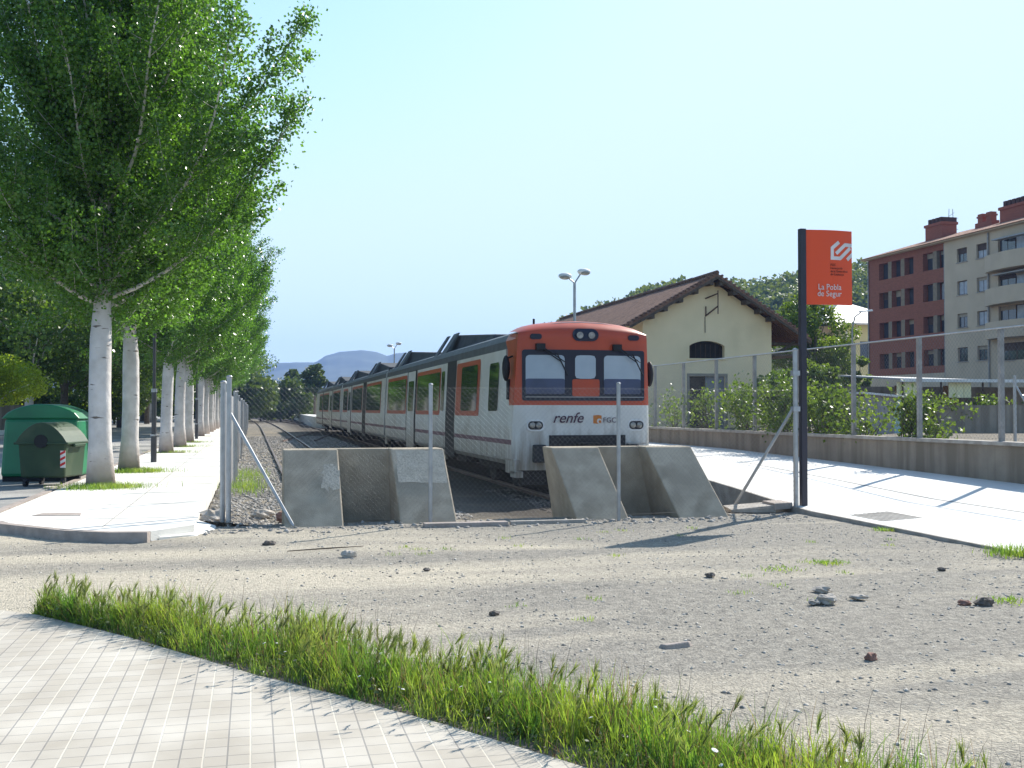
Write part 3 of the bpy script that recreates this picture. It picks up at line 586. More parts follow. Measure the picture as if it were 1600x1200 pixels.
def post(t, o, x, y, z0, z1, r=.03, m='steel', name='post'):
    b = B(o); b.tube((x, y, z0), (x, y, z1), r, n=10); b.sphere((x, y, z1), r * 1.25, 8, 4, (1, 1, .6)); return b.build(name, m, t, smooth=False)
PF = [(-.36, 16.35, 2.05), (2.49, 15.5, 2.01), (5.32, 15.46, 2.04), (8.56, 16.1, 2.62)]
for x, y, z in PF[1:3]: post(t, o, x, y, -.1, z)
for a, c in ((0, 1), (1, 2), (2, 3)): mesh_panel(t, (PF[a][0], PF[a][1], 0), (PF[c][0], PF[c][1], 0), .06, 1.98, .075, .0011, o=o)
b = B(o); b.tube((-.33, 16.32, 1.62), (.58, 15.66, -.02), .024, n=8); b.build('brace', 'steel', t)
t = thing('fence_post', 'tall galvanised fence end post with a brace, next to the sign post', 'fence post', (8.56, 16.1, 0)); o = (8.56, 16.1, 0)
post(t, o, 8.56, 16.1, -.1, 2.62, .04); b = B(o); b.tube((8.54, 16.1, 1.7), (7.75, 16.75, 0), .026, n=8); b.build('brace', 'steel', t)
for z in (1.62, 2.2): b = B(o); b.box(8.5, 8.62, 16.05, 16.15, z, z + .08); b.build('clamp', 'steel', t)
t = thing('chain_link_fence', 'long chain-link fence receding beside the sidewalk and poplars', 'fence', (-.4, 16.4, 0)); o = (-.4, 16.4, 0)
yy = [16.4 + 2.9 * k for k in range(34)]
for k, y in enumerate(yy): post(t, o, -.42 - .05 * math.sin(k * 1.3) - .0008 * (y - 16), y, -.15, 2.05 + .06 * math.sin(k * 2.1), .03 if k else .038)
post(t, o, -.33, 16.1, -.05, 2.12, .036)
mesh_panel(t, (-.44, 16.4, 0), (-.5, yy[-1], 0), .05, 1.95, .09, .002, o=o)

# right fence on the low wall
W0, W1 = 8.0, 66.0
b = B((13.3, 30, 0)); ys2 = np.linspace(W0, W1, 30)
b.box(13.2, 13.42, W0, W1, -.3, 1.0); wo = b.build('low_wall', 'wallgrey'); tag(wo, 'long low stained grey-brown wall at the back of the platform', 'wall')
b = B((0, 0, 0)); b.box(-.17, .17, W0 - 30, W1 - 30, 1.0, 1.07); cp_ = b.build('coping', 'oldslab', wo, bevel=.01)
t = thing('platform_fence', 'tall chain-link fence on square grey posts on top of the low wall', 'fence', (13.3, 30, 1.07)); o = (13.3, 30, 1.07)
for k in range(-2, 20):
    y = 17.26 + 2.51 * k
    b = B(o); b.box(13.255, 13.345, y - .04, y + .04, 1.03, 3.14); b.build('post', 'postgrey', t, bevel=.008)
for k in range(-2, 19): pass
mesh_panel(t, (13.2, 12.3, 0), (13.2, 64.9, 0), 1.1, 3.12, .1, .0018, o=o)
b = B(o); b.tube((13.22, 12.3, 3.13), (13.22, 64.9, 3.13), .018, n=6); b.build('top_rail', 'steel', t)
# inner braced post seen at the right edge
t = thing('braced_pole', 'thin galvanised pole with slanting stay behind the right fence', 'pole', (14.4, 18.3, .7)); b = B((14.4, 18.3, .7))
b.tube((14.4, 18.3, .7), (14.4, 18.3, 2.32), .03); b.build('pole', 'steel', t); b = B((14.4, 18.3, .7)); b.tube((14.42, 18.28, 2.1), (14.75, 17.6, .75), .02); b.build('stay', 'steel', t)

# ------------------------------------------------------------------ station sign
t = thing('station_sign', 'tall dark post carrying an orange panel reading La Pobla de Segur', 'sign', (8.71, 16.12, 0)); o = (8.71, 16.12, 0)
b = B(o); b.box(8.655, 8.755, 16.07, 16.17, -.1, 4.6); b.build('post', 'signpost', t, bevel=.006)
Xa, Xb, Za, Zb = 8.757, 9.59, 3.365, 4.585
def sy(x): u = (x - Xa) / (Xb - Xa); return 16.10 - .055 * math.sin(math.pi * (u * .9 + .05))
b = B(o); K = 12
for k in range(K):
    x0, x1 = Xa + (Xb - Xa) * k / K, Xa + (Xb - Xa) * (k + 1) / K
    b.hexa([(x0, sy(x0), Za), (x1, sy(x1), Za), (x1, sy(x1) + .04, Za), (x0, sy(x0) + .04, Za)], [(x0, sy(x0), Zb), (x1, sy(x1), Zb), (x1, sy(x1) + .04, Zb), (x0, sy(x0) + .04, Zb)])
b.build('sign_panel', 'signorange', t)
def s2w(px, py):   # drawing units of the panel: 487 wide, 865 high
    return Xa + (px - 255) / 487 * (Xb - Xa), Zb - (py - 155) / 865 * (Zb - Za)
def stroke(b, P, wd):
    for (a, c) in zip(P[:-1], P[1:]):
        n_ = 8
        ax, az = s2w(*a); cx, cz = s2w(*c); L = math.hypot(cx - ax, cz - az); nx_, nz_ = -(cz - az) / L * wd / 2, (cx - ax) / L * wd / 2
        for k in range(n_):
            f0, f1 = k / n_, (k + 1) / n_
            q = []
            for (f, s) in ((f0, 1), (f0, -1), (f1, -1), (f1, 1)):
                x = min(ax + (cx - ax) * f + s * nx_, Xb - .002); q.append((x, sy(x) - .004, az + (cz - az) * f + s * nz_))
            b.quad(*q)
b = B(o); wd = .058
stroke(b, [(592, 290), (518, 362)], wd); stroke(b, [(518, 350), (518, 478)], wd); stroke(b, [(500, 478), (612, 480)], wd); stroke(b, [(600, 484), (722, 352)], wd)
stroke(b, [(560, 425), (662, 318)], wd); stroke(b, [(655, 318), (742, 322)], wd); stroke(b, [(684, 492), (760, 410)], wd); b.build('emblem', 'signwhite', t)
def stext(s, px, py, size, m, sx=1):
    x, z = s2w(px, py); text(s, size, m, t, (x - o[0], sy(x + .1) - .009 - o[1], z - o[2]), (math.pi / 2, 0, 0), sx=sx, name='lettering', ext=.001)
stext('La Pobla', 365, 848, .135, 'signwhite', .92); stext('de Segur', 358, 925, .135, 'signwhite', .92)
for k, s in enumerate(('FGC', 'Ferrocarrils', 'de la Generalitat', 'de Catalunya')): stext(s, 497, 572 + k * 36, .05 if k else .056, 'signdark', .92)

# ------------------------------------------------------------------ train
TX = 6.615; F0 = 21.3; o = (TX, F0, 0)
tr = thing('diesel_train', 'orange and white three-car diesel train standing at the platform', 'train', o)
prof = [(-1.40, .50), (-1.475, .62), (-1.475, 1.30), (-1.425, 2.35), (-1.395, 2.93), (-1.385, 3.10), (-1.30, 3.24), (-.95, 3.37), (-.45, 3.45), (0, 3.47), (.45, 3.45), (.95, 3.37), (1.30, 3.24), (1.385, 3.10), (1.395, 2.93), (1.425, 2.35), (1.475, 1.30), (1.475, .62), (1.40, .50)]
def sidex(z):
    z = max(.62, min(z, 2.93)); return np.interp(z, [.62, 1.3, 2.35, 2.93], [1.475, 1.475, 1.425, 1.395])
def car_body(y0, y1, skirts):
    b = B()
    n = len(prof); vs = [(x, y0, z) for x, z in prof] + [(x, y1, z) for x, z in prof]
    fs = []; mi = []
    for i_ in range(n - 1):
        fs.append((i_, i_ + 1, n + i_ + 1, n + i_)); mi.append(1 if 4 <= i_ <= n - 6 else 0)
    fs += [tuple(range(n)), tuple(range(2 * n - 1, n - 1, -1)), (n - 1, 0, n, 2 * n - 1)]; mi += [0, 0, 2]
    k = len(b.v); b.v += vs; b.f += fs; b.mi += mi
    return b.build('car_body', ['white', 'roofdark', 'under'], tr)
def side_poly(y0, y1, z0, z1, off, rad, side, parent, name, m):
    P = []
    if rad > 0:
        for (cy, cz, a0) in ((y1 - rad, z1 - rad, 0), (y0 + rad, z1 - rad, 90), (y0 + rad, z0 + rad, 180), (y1 - rad, z0 + rad, 270)):
            for k in range(4):
                a = math.radians(a0 + 30 * k); P.append((cy + rad * math.cos(a), cz + rad * math.sin(a)))
    else:
        zz = [z0] + [q for q in (.62, 1.3, 2.35, 2.93) if z0 + .01 < q < z1 - .01] + [z1]; b = B()
        for za, zb in zip(zz[:-1], zz[1:]):
            q = [(side * (float(sidex(z)) + off), y, z) for y, z in ((y1, zb), (y0, zb), (y0, za), (y1, za))]; b.add(q if side < 0 else q[::-1], [(0, 1, 2, 3)])
        return b.build(name, m, parent)
    b = B(); vs = [(side * (sidex(z) + off), y, z) for y, z in P]
    if side > 0: vs = vs[::-1]
    b.add(vs, [tuple(range(len(vs)))]); return b.build(name, m, parent)
cars = [(.30, 22.1), (22.5, 44.2), (44.9, 70.6)]
bodies = []
for ci, (a, c) in enumerate(cars): bodies.append(car_body(a, c, None))
L0 = F0
def zone(body, win, doors, side):
    for (y0, y1, kind) in win:
        y0 -= L0; y1 -= L0
        if kind == 'n': side_poly(y0, y1, 1.62, 2.68, .012, .1, side, body, 'window', 'trainglass')
        elif kind == 's': side_poly(y0, y1, 1.62, 2.72, .012, .07, side, body, 'window', 'trainglass')
        else:
            side_poly(y0, y1, 1.50, 2.84, .006, .1, side, body, 'orange_surround', 'orange'); yy0 = y0 + (.38 if kind == 'l' else .12); yy1 = y1 - (.42 if kind in 'lr' else .12)
            if kind == 'l': yy0 = y0 + .28; yy1 = y1 - .75
            side_poly(yy0, yy1, 1.62, 2.72, .014, .1, side, body, 'window', 'trainglass')
    for (y0, y1, wdw) in doors:
        y0 -= L0; y1 -= L0
        side_poly(y0, y1, .42, 2.95, .005, 0, side, body, 'door_recess', 'black')
        if wdw:
            d = side_poly(y0 + .25, y1 - .25, .40, 2.92, .02, 0, side, body, 'door', 'white'); side_poly(y0 + .5, y1 - .5, 1.6, 2.6, .03, .08, side, d.parent, 'door_window', 'trainglass')
for side in (-1, 1):
    zone(bodies[0], [(23.0, 23.95, 'n'), (25.0, 28.05, 'l'), (29.85, 30.35, 's'), (30.5, 35.1, 'w'), (37.5, 42.9, 'w')], [(28.12, 29.5, 0), (35.15, 37.4, 1)], side)
    zone(bodies[1], [(45.2, 51.2, 'w'), (53.1, 58.7, 'w'), (61.5, 64.6, 'w')], [(51.3, 52.9, 0), (59.0, 61.3, 1)], side)
    zone(bodies[2], [(67, 73, 'w'), (77, 83, 'w'), (84, 88, 'w')], [(73.4, 76, 1), (83.1, 83.9, 0)], side)
    for bi, (a, c) in enumerate(cars):
        side_poly(a + .05, c - .02, .93, 1.03, .004, 0, side, bodies[bi], 'purple_stripe', 'purple')
        side_poly(a + .05, c - .02, .60, .64, .004, 0, side, bodies[bi], 'skirt_edge', 'oldslab')
# white skirts below doors and between bogies
for side in (-1, 1):
    for (a, c) in ((8.3, 8.75), (15.9, 16.15), (22.0, 22.5), (38.2, 38.6)):
        b = B(); b.box(side * 1.40 - .03, side * 1.40 + .03, a, c, .28, .62); b.build('skirt', 'white', tr)
b = B(); b.box(-1.46, -1.36, .12, .95, .34, .64); b.box(-1.46, -1.30, .04, .5, .27, .40); b.build('step_skirt', 'white', tr, bevel=.01)
# bellows
for (a, c) in ((22.1, 22.5), (44.2, 44.9)):
    b = B(); n_ = 4
    for k in range(n_):
        y0 = a + (c - a) * k / n_; y1 = y0 + (c - a) / n_ * .7; b.box(-1.3, 1.3, y0, y1, .8, 3.3)
    b.box(-1.24, 1.24, a, c, .86, 3.24); b.build('bellows', 'rubber', tr)
# nose
b = B(); n = len(prof)
def nose_y(x, z):
    y = .12 * (x / 1.45) ** 2
    if abs(x) > 1.3: y += .14 * ((abs(x) - 1.3) / .17) ** 2
    if z > 3.2: y += .9 * (z - 3.2) ** 1.0 * .9
    return y
zs_ = [.42, .62, .95, 1.2, 1.45, 1.7, 1.74, 1.82, 2.2, 2.6, 2.9, 3.1, 3.2]
us = np.linspace(-1, 1, 25); rows = []
for z in zs_:
    wz = float(np.interp(z, [.42, .62, 1.3, 2.35, 2.93, 3.12, 3.2], [1.41, 1.475, 1.475, 1.425, 1.395, 1.388, 1.375])); rows.append([(u * wz, nose_y(u * wz, z), z) for u in us])
def roofz(x): return float(np.interp(abs(x), [0, .45, .9, 1.2, 1.38], [3.51, 3.49, 3.44, 3.37, 3.26]))
for k in range(1, 6):   # dome from the brow back to the roof
    f = k / 5; row = []
    for u in us:
        x = u * 1.375; zr = roofz(x); z = 3.2 + (zr - 3.2) * math.sin(f * math.pi / 2) if zr > 3.2 else 3.2 - .03 * f; row.append((x * (1 + .02 * f), nose_y(x, 3.2) + .62 * (1 - math.cos(f * math.pi / 2)) + .05 * f, z))
    rows.append(row)
row = [(u * 1.39, 1.2, roofz(u * 1.38) + .004 - .03 * abs(u) ** 8) for u in us]; rows.append(row)
vs = [p for r_ in rows for p in r_]; nu = len(us); fs = []; mi = []
for j in range(len(rows) - 1):
    for i_ in range(nu - 1):
        fs.append((j * nu + i_, j * nu + i_ + 1, (j + 1) * nu + i_ + 1, (j + 1) * nu + i_)); mi.append(0 if j < 6 else 1)
b.v += vs; b.f += fs; b.mi += mi
b.build('nose', ['white', 'orange'], tr, smooth=True)
# cheeks: closes nose edge to the body side; white low, orange high
for s in (-1, 1):
    b = B(); cz = [.50, .62, 1.3, 1.74]
    def cheek(zl, m):
        for z0, z1 in zip(zl[:-1], zl[1:]):
            q = []
            for z in (z0, z1):
                wz = float(np.interp(z, [.42, .62, 1.3, 2.35, 2.93, 3.12, 3.2], [1.41, 1.475, 1.475, 1.425, 1.395, 1.388, 1.375])); q.append((s * wz, nose_y(wz, z), z)); q.append((s * (float(sidex(z)) if z < 2.93 else wz), .31, z))
            b.quad(q[0], q[2], q[3], q[1], m)
    cheek(cz, 0); cheek([1.74, 1.9, 2.35, 2.93, 3.12, 3.2], 1); b.build('nose_cheek', ['white', 'orange'], tr)
    # orange wrap on the body side behind the windscreen
    b = B(); q = [(.28, 1.74), (.62, 1.74), (.80, 2.35), (1.0, 2.93), (.28, 2.93)]
    vs = [(s * (float(sidex(z)) + .004), y, z) for y, z in q]; b.add(vs if s < 0 else vs[::-1], [(0, 1, 2, 3, 4)]); 
    vs = [(s * 1.399, .28, 2.93), (s * 1.399, 1.0, 2.93), (s * 1.391, 1.2, 3.10), (s * 1.391, .28, 3.10)]; b.add(vs, [(0, 1, 2, 3)])
    vs = [(s * 1.391, .28, 3.10), (s * 1.391, 1.2, 3.10), (s * 1.31, 1.22, 3.25), (s * 1.378, .28, 3.2)]; b.add(vs, [(0, 1, 2, 3)]); b.build('orange_wrap', 'orange', tr)
def rrect(x0, x1, z0, z1, r, k=5):
    P = []
    for (cx, cz, a0) in ((x1 - r, z1 - r, 0), (x0 + r, z1 - r, 90), (x0 + r, z0 + r, 180), (x1 - r, z0 + r, 270)):
        for i_ in range(k): a = math.radians(a0 + 90 * i_ / (k - 1)); P.append((cx + r * math.cos(a), cz + r * math.sin(a)))
    return P
def nose_panel(P, off, name, m, parent=None, thick=.03):
    """curved slab that follows the nose: strips in x"""
    b = B(); xs_ = [p[0] for p in P]; xa, xb = min(xs_), max(xs_); K = max(2, int((xb - xa) / .07))
    def zr(x):
        zz = []
        m_ = len(P)
        for i_ in range(m_):
            (x0, z0), (x1, z1) = P[i_], P[(i_ + 1) % m_]
            if (x0 - x) * (x1 - x) <= 0 and abs(x1 - x0) > 1e-9: zz.append(z0 + (z1 - z0) * (x - x0) / (x1 - x0))
        return min(zz), max(zz)
    cols = []
    xl = [xa + (xb - xa) * (.5 - .5 * math.cos(math.pi * k / K)) for k in range(K + 1)]
    for x in xl:
        x = min(max(x, xa + 1e-4), xb - 1e-4); za, zb = zr(x); yf = nose_y(min(abs(x), 1.3), 1.5) - off; cols.append([(x, yf, za), (x, yf, zb), (x, yf + thick, zb), (x, yf + thick, za)])
    vs = [p for c in cols for p in c]; fs = [(0, 1, 2, 3)]
    for k in range(K):
        for j in range(4): fs.append((4 * k + j, 4 * (k + 1) + j, 4 * (k + 1) + (j + 1) % 4, 4 * k + (j + 1) % 4))
    fs.append((4 * K + 3, 4 * K + 2, 4 * K + 1, 4 * K)); b.add(vs, fs); return b.build(name, m, parent or tr)
ws = nose_panel(rrect(-1.31, 1.31, 1.83, 2.87, .05), .014, 'windscreen_frame', 'windscreen')
for (x0, x1) in ((-1.24, -.44), (-.22, .22), (.40, 1.22)):
    nose_panel(rrect(x0, x1, 2.0 if abs(x0) > .3 else 2.28, 2.76, .07), .020, 'pane', 'blind', ws)
for (x0, x1) in ((-1.24, -.44), (.40, 1.22)): nose_panel(rrect(x0, x1, 1.97, 2.28, .03), .026, 'dashboard', 'dash', ws)
nose_panel(rrect(-.28, .30, 1.92, 2.27, .03), .024, 'orange_seat_cover', 'orange', ws)
b = B(); b.box(-1.26, 1.26, .0 - .03, .0, 1.90, 1.912); b.build('trim_line', 'steel', ws)
for (x, tx, tz) in ((-.95, -.42, 2.4), (.68, 1.2, 2.42)):
    b = B(); b.box(x - .09, x + .09, -.07, .08, 2.86, 2.99); b.tube((x, -.05, 2.9), (tx - .1, -.06, 2.62), .012); b.tube((x + .07, -.05, 2.9), (tx - .03, -.06, 2.62), .01); b.tube((tx - .2, -.06, 2.8), (tx + .03, -.06, 2.35), .014); b.build('wiper', 'black', tr)
hp = nose_panel(rrect(-.26, .27, 3.07, 3.2, .06), .02, 'headlamp_housing', 'windscreen'); hp.scale = (1, 1, 1)
b = B(); P = rrect(-.27, .28, 3.05, 3.31, .125, 6); b.prism([(x, -.03 + (.55 * max(0, z - 3.2)), z) for x, z in P], (0, .1, 0)); b.build('headlamp_housing', 'windscreen', tr)
bpy.data.objects.remove(hp)
for x in (-.12, .13):
    b = B(); b.tube((x, -.045, 3.17), (x, .0, 3.17), .07, .07, 14); b.build('headlight', 'lens', tr)
for x in (-1.03, 1.06):
    b = B(); P = rrect(x - .12, x + .12, 3.08, 3.19, .05, 5); yy = nose_y(x, 3.1); b.prism([(px, yy - .03, z) for px, z in P], (0, .06, 0)); b.build('marker_light', 'windscreen', tr)
for x in (-1.04, 1.12):
    P = rrect(x - .19, x + .19, 1.21, 1.45, .11, 6); yy = nose_y(min(abs(x), 1.3), 1.3)
    b = B(); b.prism([(px, yy - .02, z) for px, z in P], (0, .06, 0)); h = b.build('headlight', 'whitepaint', tr)
    P = rrect(x - .155, x + .155, 1.245, 1.415, .08, 6); b = B(); b.prism([(px, yy - .028, z) for px, z in P], (0, .06, 0)); b.build('bezel', 'rubber', h)
    for dx in (-.07, .07):
        b = B(); b.sphere((x + dx, yy - .018, 1.33), .066, 12, 6, (1, .4, 1)); b.build('lens', 'lens', h)
text('renfe', .30, 'letter', tr, (-.70, -.012, 1.385), shear=.35, sx=1.02, bold=.002)
nose_panel(rrect(.17, .35, 1.36, 1.54, .01), .006, 'logo_square', 'logoorange')
b = B(); b.tube((.30, -.010, 1.415), (.30, .01, 1.415), .052, n=16); b.build('logo_disc', 'white', tr)
b = B(); b.tube((.31, -.014, 1.405), (.31, .01, 1.405), .03, n=14); b.build('logo_dot', 'logoorange', tr)
text('FGC', .15, 'letter', tr, (.375, -.012, 1.385), sx=1.0)
b = B(); b.box(-.76, .86, -.012, .06, .52, 1.13); cr = b.build('coupler_recess', 'black', tr)
b = B(); b.box(-.2, .22, -.35, 0, .68, .98); b.box(-.12, .14, -.5, -.3, .72, .94); b.build('coupler', 'under', cr, bevel=.02)
b = B(); b.box(-.5, -.1, -.03, .0, 1.0, 1.06); b.build('cable', 'rubber', cr)
for x in (-.98, 1.0):
    b = B(); b.box(x - .13, x + .13, -.12, .05, .58, .94); b.build('buffer', 'rubber', tr, bevel=.03)
b = B(); b.box(.9, 1.3, -.04, .02, .945, .965); b.build('step', 'oldslab', tr)
# mirrors
for s in (-1, 1):
    b = B(); zc = 2.5 if s < 0 else 2.4; y_ = .45
    b.sphere((s * 1.56, y_, zc), .2, 12, 8, (.42, .55, 1.35)); b.tube((s * 1.42, y_, zc + .25), (s * 1.54, y_, zc + .2), .02); b.build('mirror', 'black', tr, smooth=True)
    b = B(); b.box(s * 1.45 - .03, s * 1.45 + .03, .62, .78, 1.86, 2.28); b.build('grab_handle', 'rubber', tr, bevel=.01)
b = B(); b.tube((-.75, 1.3, 3.38), (-.75, 1.3, 3.6), .025); b.build('horn', 'black', tr)
b = B(); b.box(-1.43, -1.405, .98, 1.0, .65, 2.93); b.build('panel_seam', 'oldslab', tr)
# roof pods: wedge fairings with upright fins
def pod(y0, y1):
    t_ = B(); W = .95
    t_.hexa([(-W, y0, 3.36), (W, y0, 3.36), (W, y1, 3.3), (-W, y1, 3.3)], [(-W * .9, y0 + .1, 3.50), (W * .9, y0 + .1, 3.50), (W * .75, y1 - .5, 3.90), (-W * .75, y1 - .5, 3.90)])
    p = t_.build('roof_pod', 'pod', tr, bevel=.03)
    for (a, c) in ((y1 - .45, y1 + .1), (y1 - 2.0, y1 - 1.1)):
        for s in (-1, 1):
            f = B(); f.hexa([(s * 1.22 - .03, a, 3.22), (s * 1.22 + .03, a, 3.22), (s * 1.22 + .03, c, 3.22), (s * 1.22 - .03, c, 3.22)], [(s * .8 - .03, a + .1, 3.88), (s * .8 + .03, a + .1, 3.88), (s * .8 + .03, c - .1, 3.88), (s * .8 - .03, c - .1, 3.88)]); f.build('fin', 'podgrey', p)
for (a, c) in ((4.6, 11.6), (13.4, 21.3), (25.6, 31.5), (34.5, 42.5), (48.5, 54.5), (59.0, 67.0)): pod(a, c)
# running gear
def bogie(y):
    b = B((0, y, 0)); b.box(-1.0, 1.0, y - 1.5, y + 1.5, .42, .6); b.box(-1.15, -.98, y - 1.7, y + 1.7, .3, .62); b.box(.98, 1.15, y - 1.7, y + 1.7, .3, .62)
    g_ = b.build('bogie', 'under', tr, loc=(0, y, 0))
    for dy in (-1.15, 1.15):
        for s in (-1, 1):
            q = B(); q.tube((s * .80, dy, .40), (s * .93, dy, .40), .45, n=24); q.tube((s * .93, dy, .40), (s * .98, dy, .40), .2, n=14); q.build('wheel', 'under', g_)
for y in (3.4, 18.6, 25.9, 41.0, 48.5, 66.5): bogie(y)
b = B(); R2 = random.Random(5)
for (a, c) in ((6, 15.5), (28.6, 38.0), (51.5, 63.5)):
    y = a
    while y < c:
        l_ = R2.uniform(.7, 1.8); b = B(); b.box(-1.3, 1.3, y, min(y + l_, c), R2.uniform(.18, .35), .6); b.build('underframe_box', 'under', tr); y += l_ + R2.uniform(.15, .6)
b = B(); b.box(-1.3, 1.3, .1, .35, .12, .5); b.build('obstacle_deflector', 'under', tr)

# ------------------------------------------------------------------ goods shed
o = (23, 52, .6); sh = thing('goods_shed', 'cream rendered goods shed with brown tiled gable roof behind the fence', 'building', o)
xa, xb, ez, az, xr, y0, y1 = 19.2, 26.3, 6.2, 8.28, 22.95, 52.0, 80.0
def roofline(x): return az - (az - ez) * (abs(x - xr) / (xr - xa if x < xr else xb - xr)) ** 1
b = B(o)
dx0, dx1, dz1 = 21.72, 23.68, 3.36; wx0, wx1, wz0, wz1 = 21.72, 23.66, 4.28, 4.92
facade(b, (xa, y0, .4), (1, 0, 0), (0, -1, 0), xb - xa, ez - .4, [(dx0 - xa, dx1 - xa, .0, dz1 - .4), (wx0 - xa, wx1 - xa, wz0 - .4, wz1 + .27 - .4)], .3)
b.add([(xa, y0, ez), (xb, y0, ez), (xr, y0, az)], [(0, 1, 2)])
b.quad((xa, y1, .4), (xa, y0, .4), (xa, y0, ez), (xa, y1, ez)); b.quad((xb, y0, .4), (xb, y1, .4), (xb, y1, ez), (xb, y0, ez)); b.add([(xb, y1, .4), (xa, y1, .4), (xa, y1, ez), (xr, y1, az), (xb, y1, ez)], [(0, 1, 2, 3, 4)])
b.build('wall', 'shed', sh)
# spandrels above the low segmental arch
b = B(o); K = 14; ar = lambda k: (wx0 + (wx1 - wx0) * k / K, wz1 + .26 * math.sin(math.pi * k / K) ** .75)
for k in range(K): (p, q), (r_, t_) = ar(k), ar(k + 1); b.hexa([(p, y0, q), (r_, y0, t_), (r_, y0 + .3, t_), (p, y0 + .3, q)], [(p, y0, wz1 + .27), (r_, y0, wz1 + .27), (r_, y0 + .3, wz1 + .27), (p, y0 + .3, wz1 + .27)])
b.build('arch_spandrel', 'shed', sh)
b = B(o); b.box(wx0, wx1, y0 + .305, y0 + .33, wz0, wz1 + .27); lv = b.build('louvre_window', 'dark', sh)
b = B(o)
for k in range(7): x = wx0 + .14 + k * .27; b.box(x, x + .03, y0 + .18, y0 + .21, wz0, wz1 + .1)
b.build('window_bar', 'woodframe', lv)
b = B(o); b.box(wx0 - .1, wx1 + .1, y0 - .06, y0 + .02, wz0 - .08, wz0 - .002); b.build('sill', 'shed', sh)
b = B(o); b.box(dx0, (dx0 + dx1) / 2 - .06, y0 + .25, y0 + .29, .4, dz1); b.build('door', 'dark', sh); b = B(o); b.box((dx0 + dx1) / 2 - .06, dx1, y0 + .12, y0 + .16, .4, dz1); b.build('door', 'doorgrey', sh)
b = B(o); b.box(dx0 - .14, dx0 - .002, y0 - .012, y0 + .1, .4, dz1 + .14); b.box(dx1 + .002, dx1 + .14, y0 - .012, y0 + .1, .4, dz1 + .14); b.box(dx0 - .002, dx1 + .002, y0 - .012, y0 + .1, dz1 + .002, dz1 + .14); b.build('door_surround', 'stone_grey', sh)
# roof slabs with wide overhang
def slab(b, x0, z0, x1, z1, ya, yb, th):
    b.hexa([(x0, ya, z0), (x1, ya, z1), (x1, yb, z1), (x0, yb, z0)], [(x0, ya, z0 + th), (x1, ya, z1 + th), (x1, yb, z1 + th), (x0, yb, z0 + th)])
kl = (az - ez) / (xr - xa); kr = (az - ez) / (xb - xr)
b = B(o); slab(b, xa - .95, ez - .95 * kl + .16, xr, az + .16, y0 - .75, y1 + .75, .14); rfl = b.build('roof', 'tile', sh)
b = B(o); slab(b, xr, az + .16, xb + 1.9, ez - 1.9 * kr + .16, y0 - .75, y1 + .75, .14); b.build('roof', 'tile', sh)
b = B(o)
for k in range(9): y = y0 - .7 + k * 3.2; b.tube((xr, y, az + .34), (xr, y + 3.15, az + .34), .13, .11, 8)
b.build('ridge_tiles', 'tile', rfl)
b = B(o)   # tile ends showing along the verge
for side in (0, 1):
    n_ = 22
    for k in range(n_):
        f = k / n_
        if side == 0: x = xa - .9 + f * (xr - xa + .9); z = az + .3 - (xr - x) * kl
        else: x = xr + f * (xb + 1.85 - xr); z = az + .3 - (x - xr) * kr
        b.tube((x, y0 - .83, z + .02), (x, y0 - .3, z + .02), .07, n=8)
b.build('verge_tiles', 'tile', rfl)
b = B(o)   # purlin ends under the verge
for f in (.08, .3, .52, .74, .93):
    for (s, xx, k_) in ((-1, xa, kl), (1, xb, kr)):
        x = xr + (xx - xr) * f; z = az - abs(x - xr) * k_; b = B(o); b.box(x - .11, x + .11, y0 - .7, y0 - .005, z - .13, z + .1); b.build('purlin_end', 'wood', sh)
b = B(o); 
for (xA, zA, xB, zB) in ((xr, az + .05, xa - .95, ez - .95 * kl + .05), (xr, az + .05, xb + 1.9, ez - 1.9 * kr + .05)):
    b.hexa([(xA, y0 - .76, zA - .03), (xB, y0 - .76, zB - .03), (xB, y0 - .68, zB - .03), (xA, y0 - .68, zA - .03)], [(xA, y0 - .76, zA + .11), (xB, y0 - .76, zB + .11), (xB, y0 - .68, zB + .11), (xA, y0 - .68, zA + .11)])
b.build('bargeboard', 'wood', sh)
b = B(o)   # brackets under the wide right-hand eave
for y in (y0 + .3, y0 + 4.5, y0 + 9, y0 + 14): b = B(o); b.tube((xb, y, ez - 1.9), (xb + 1.5, y, ez - 1.5 * kr - .05), .09); b.tube((xb, y, ez - 1.1), (xb + 1.85, y, ez - 1.1), .08); b.tube((xb + .1, y, ez - 1.1), (xb + 1.8, y, ez - 1.75 * kr + .0), .06); b.build('eave_bracket', 'wood', sh)
b = B(o); b.box(xb + .02, xb + 2.0, y0 - .1, y1, 4.45, 4.55); b.build('side_canopy', 'wood', sh)
b = B(o)   # rusty bracket frame near the apex
q = lambda x, z, y=y0 - .35: (x, y, z)
b.tube(q(23.15, 7.75), q(23.15, 6.55), .03); b.tube(q(22.6, 7.35, y0), q(23.15, 7.6), .035); b.tube(q(22.6, 6.45, y0), q(23.15, 6.95), .04); b.tube(q(22.62, 6.45, y0 - .04), q(22.62, 6.95, y0 - .04), .03); b.build('bracket_frame', 'rail', sh)
b = B(o); b.tube((22.58, y0 - .02, 6.4), (22.58, y0 - .02, 5.6), .018); b.build('cable', 'wood', sh)

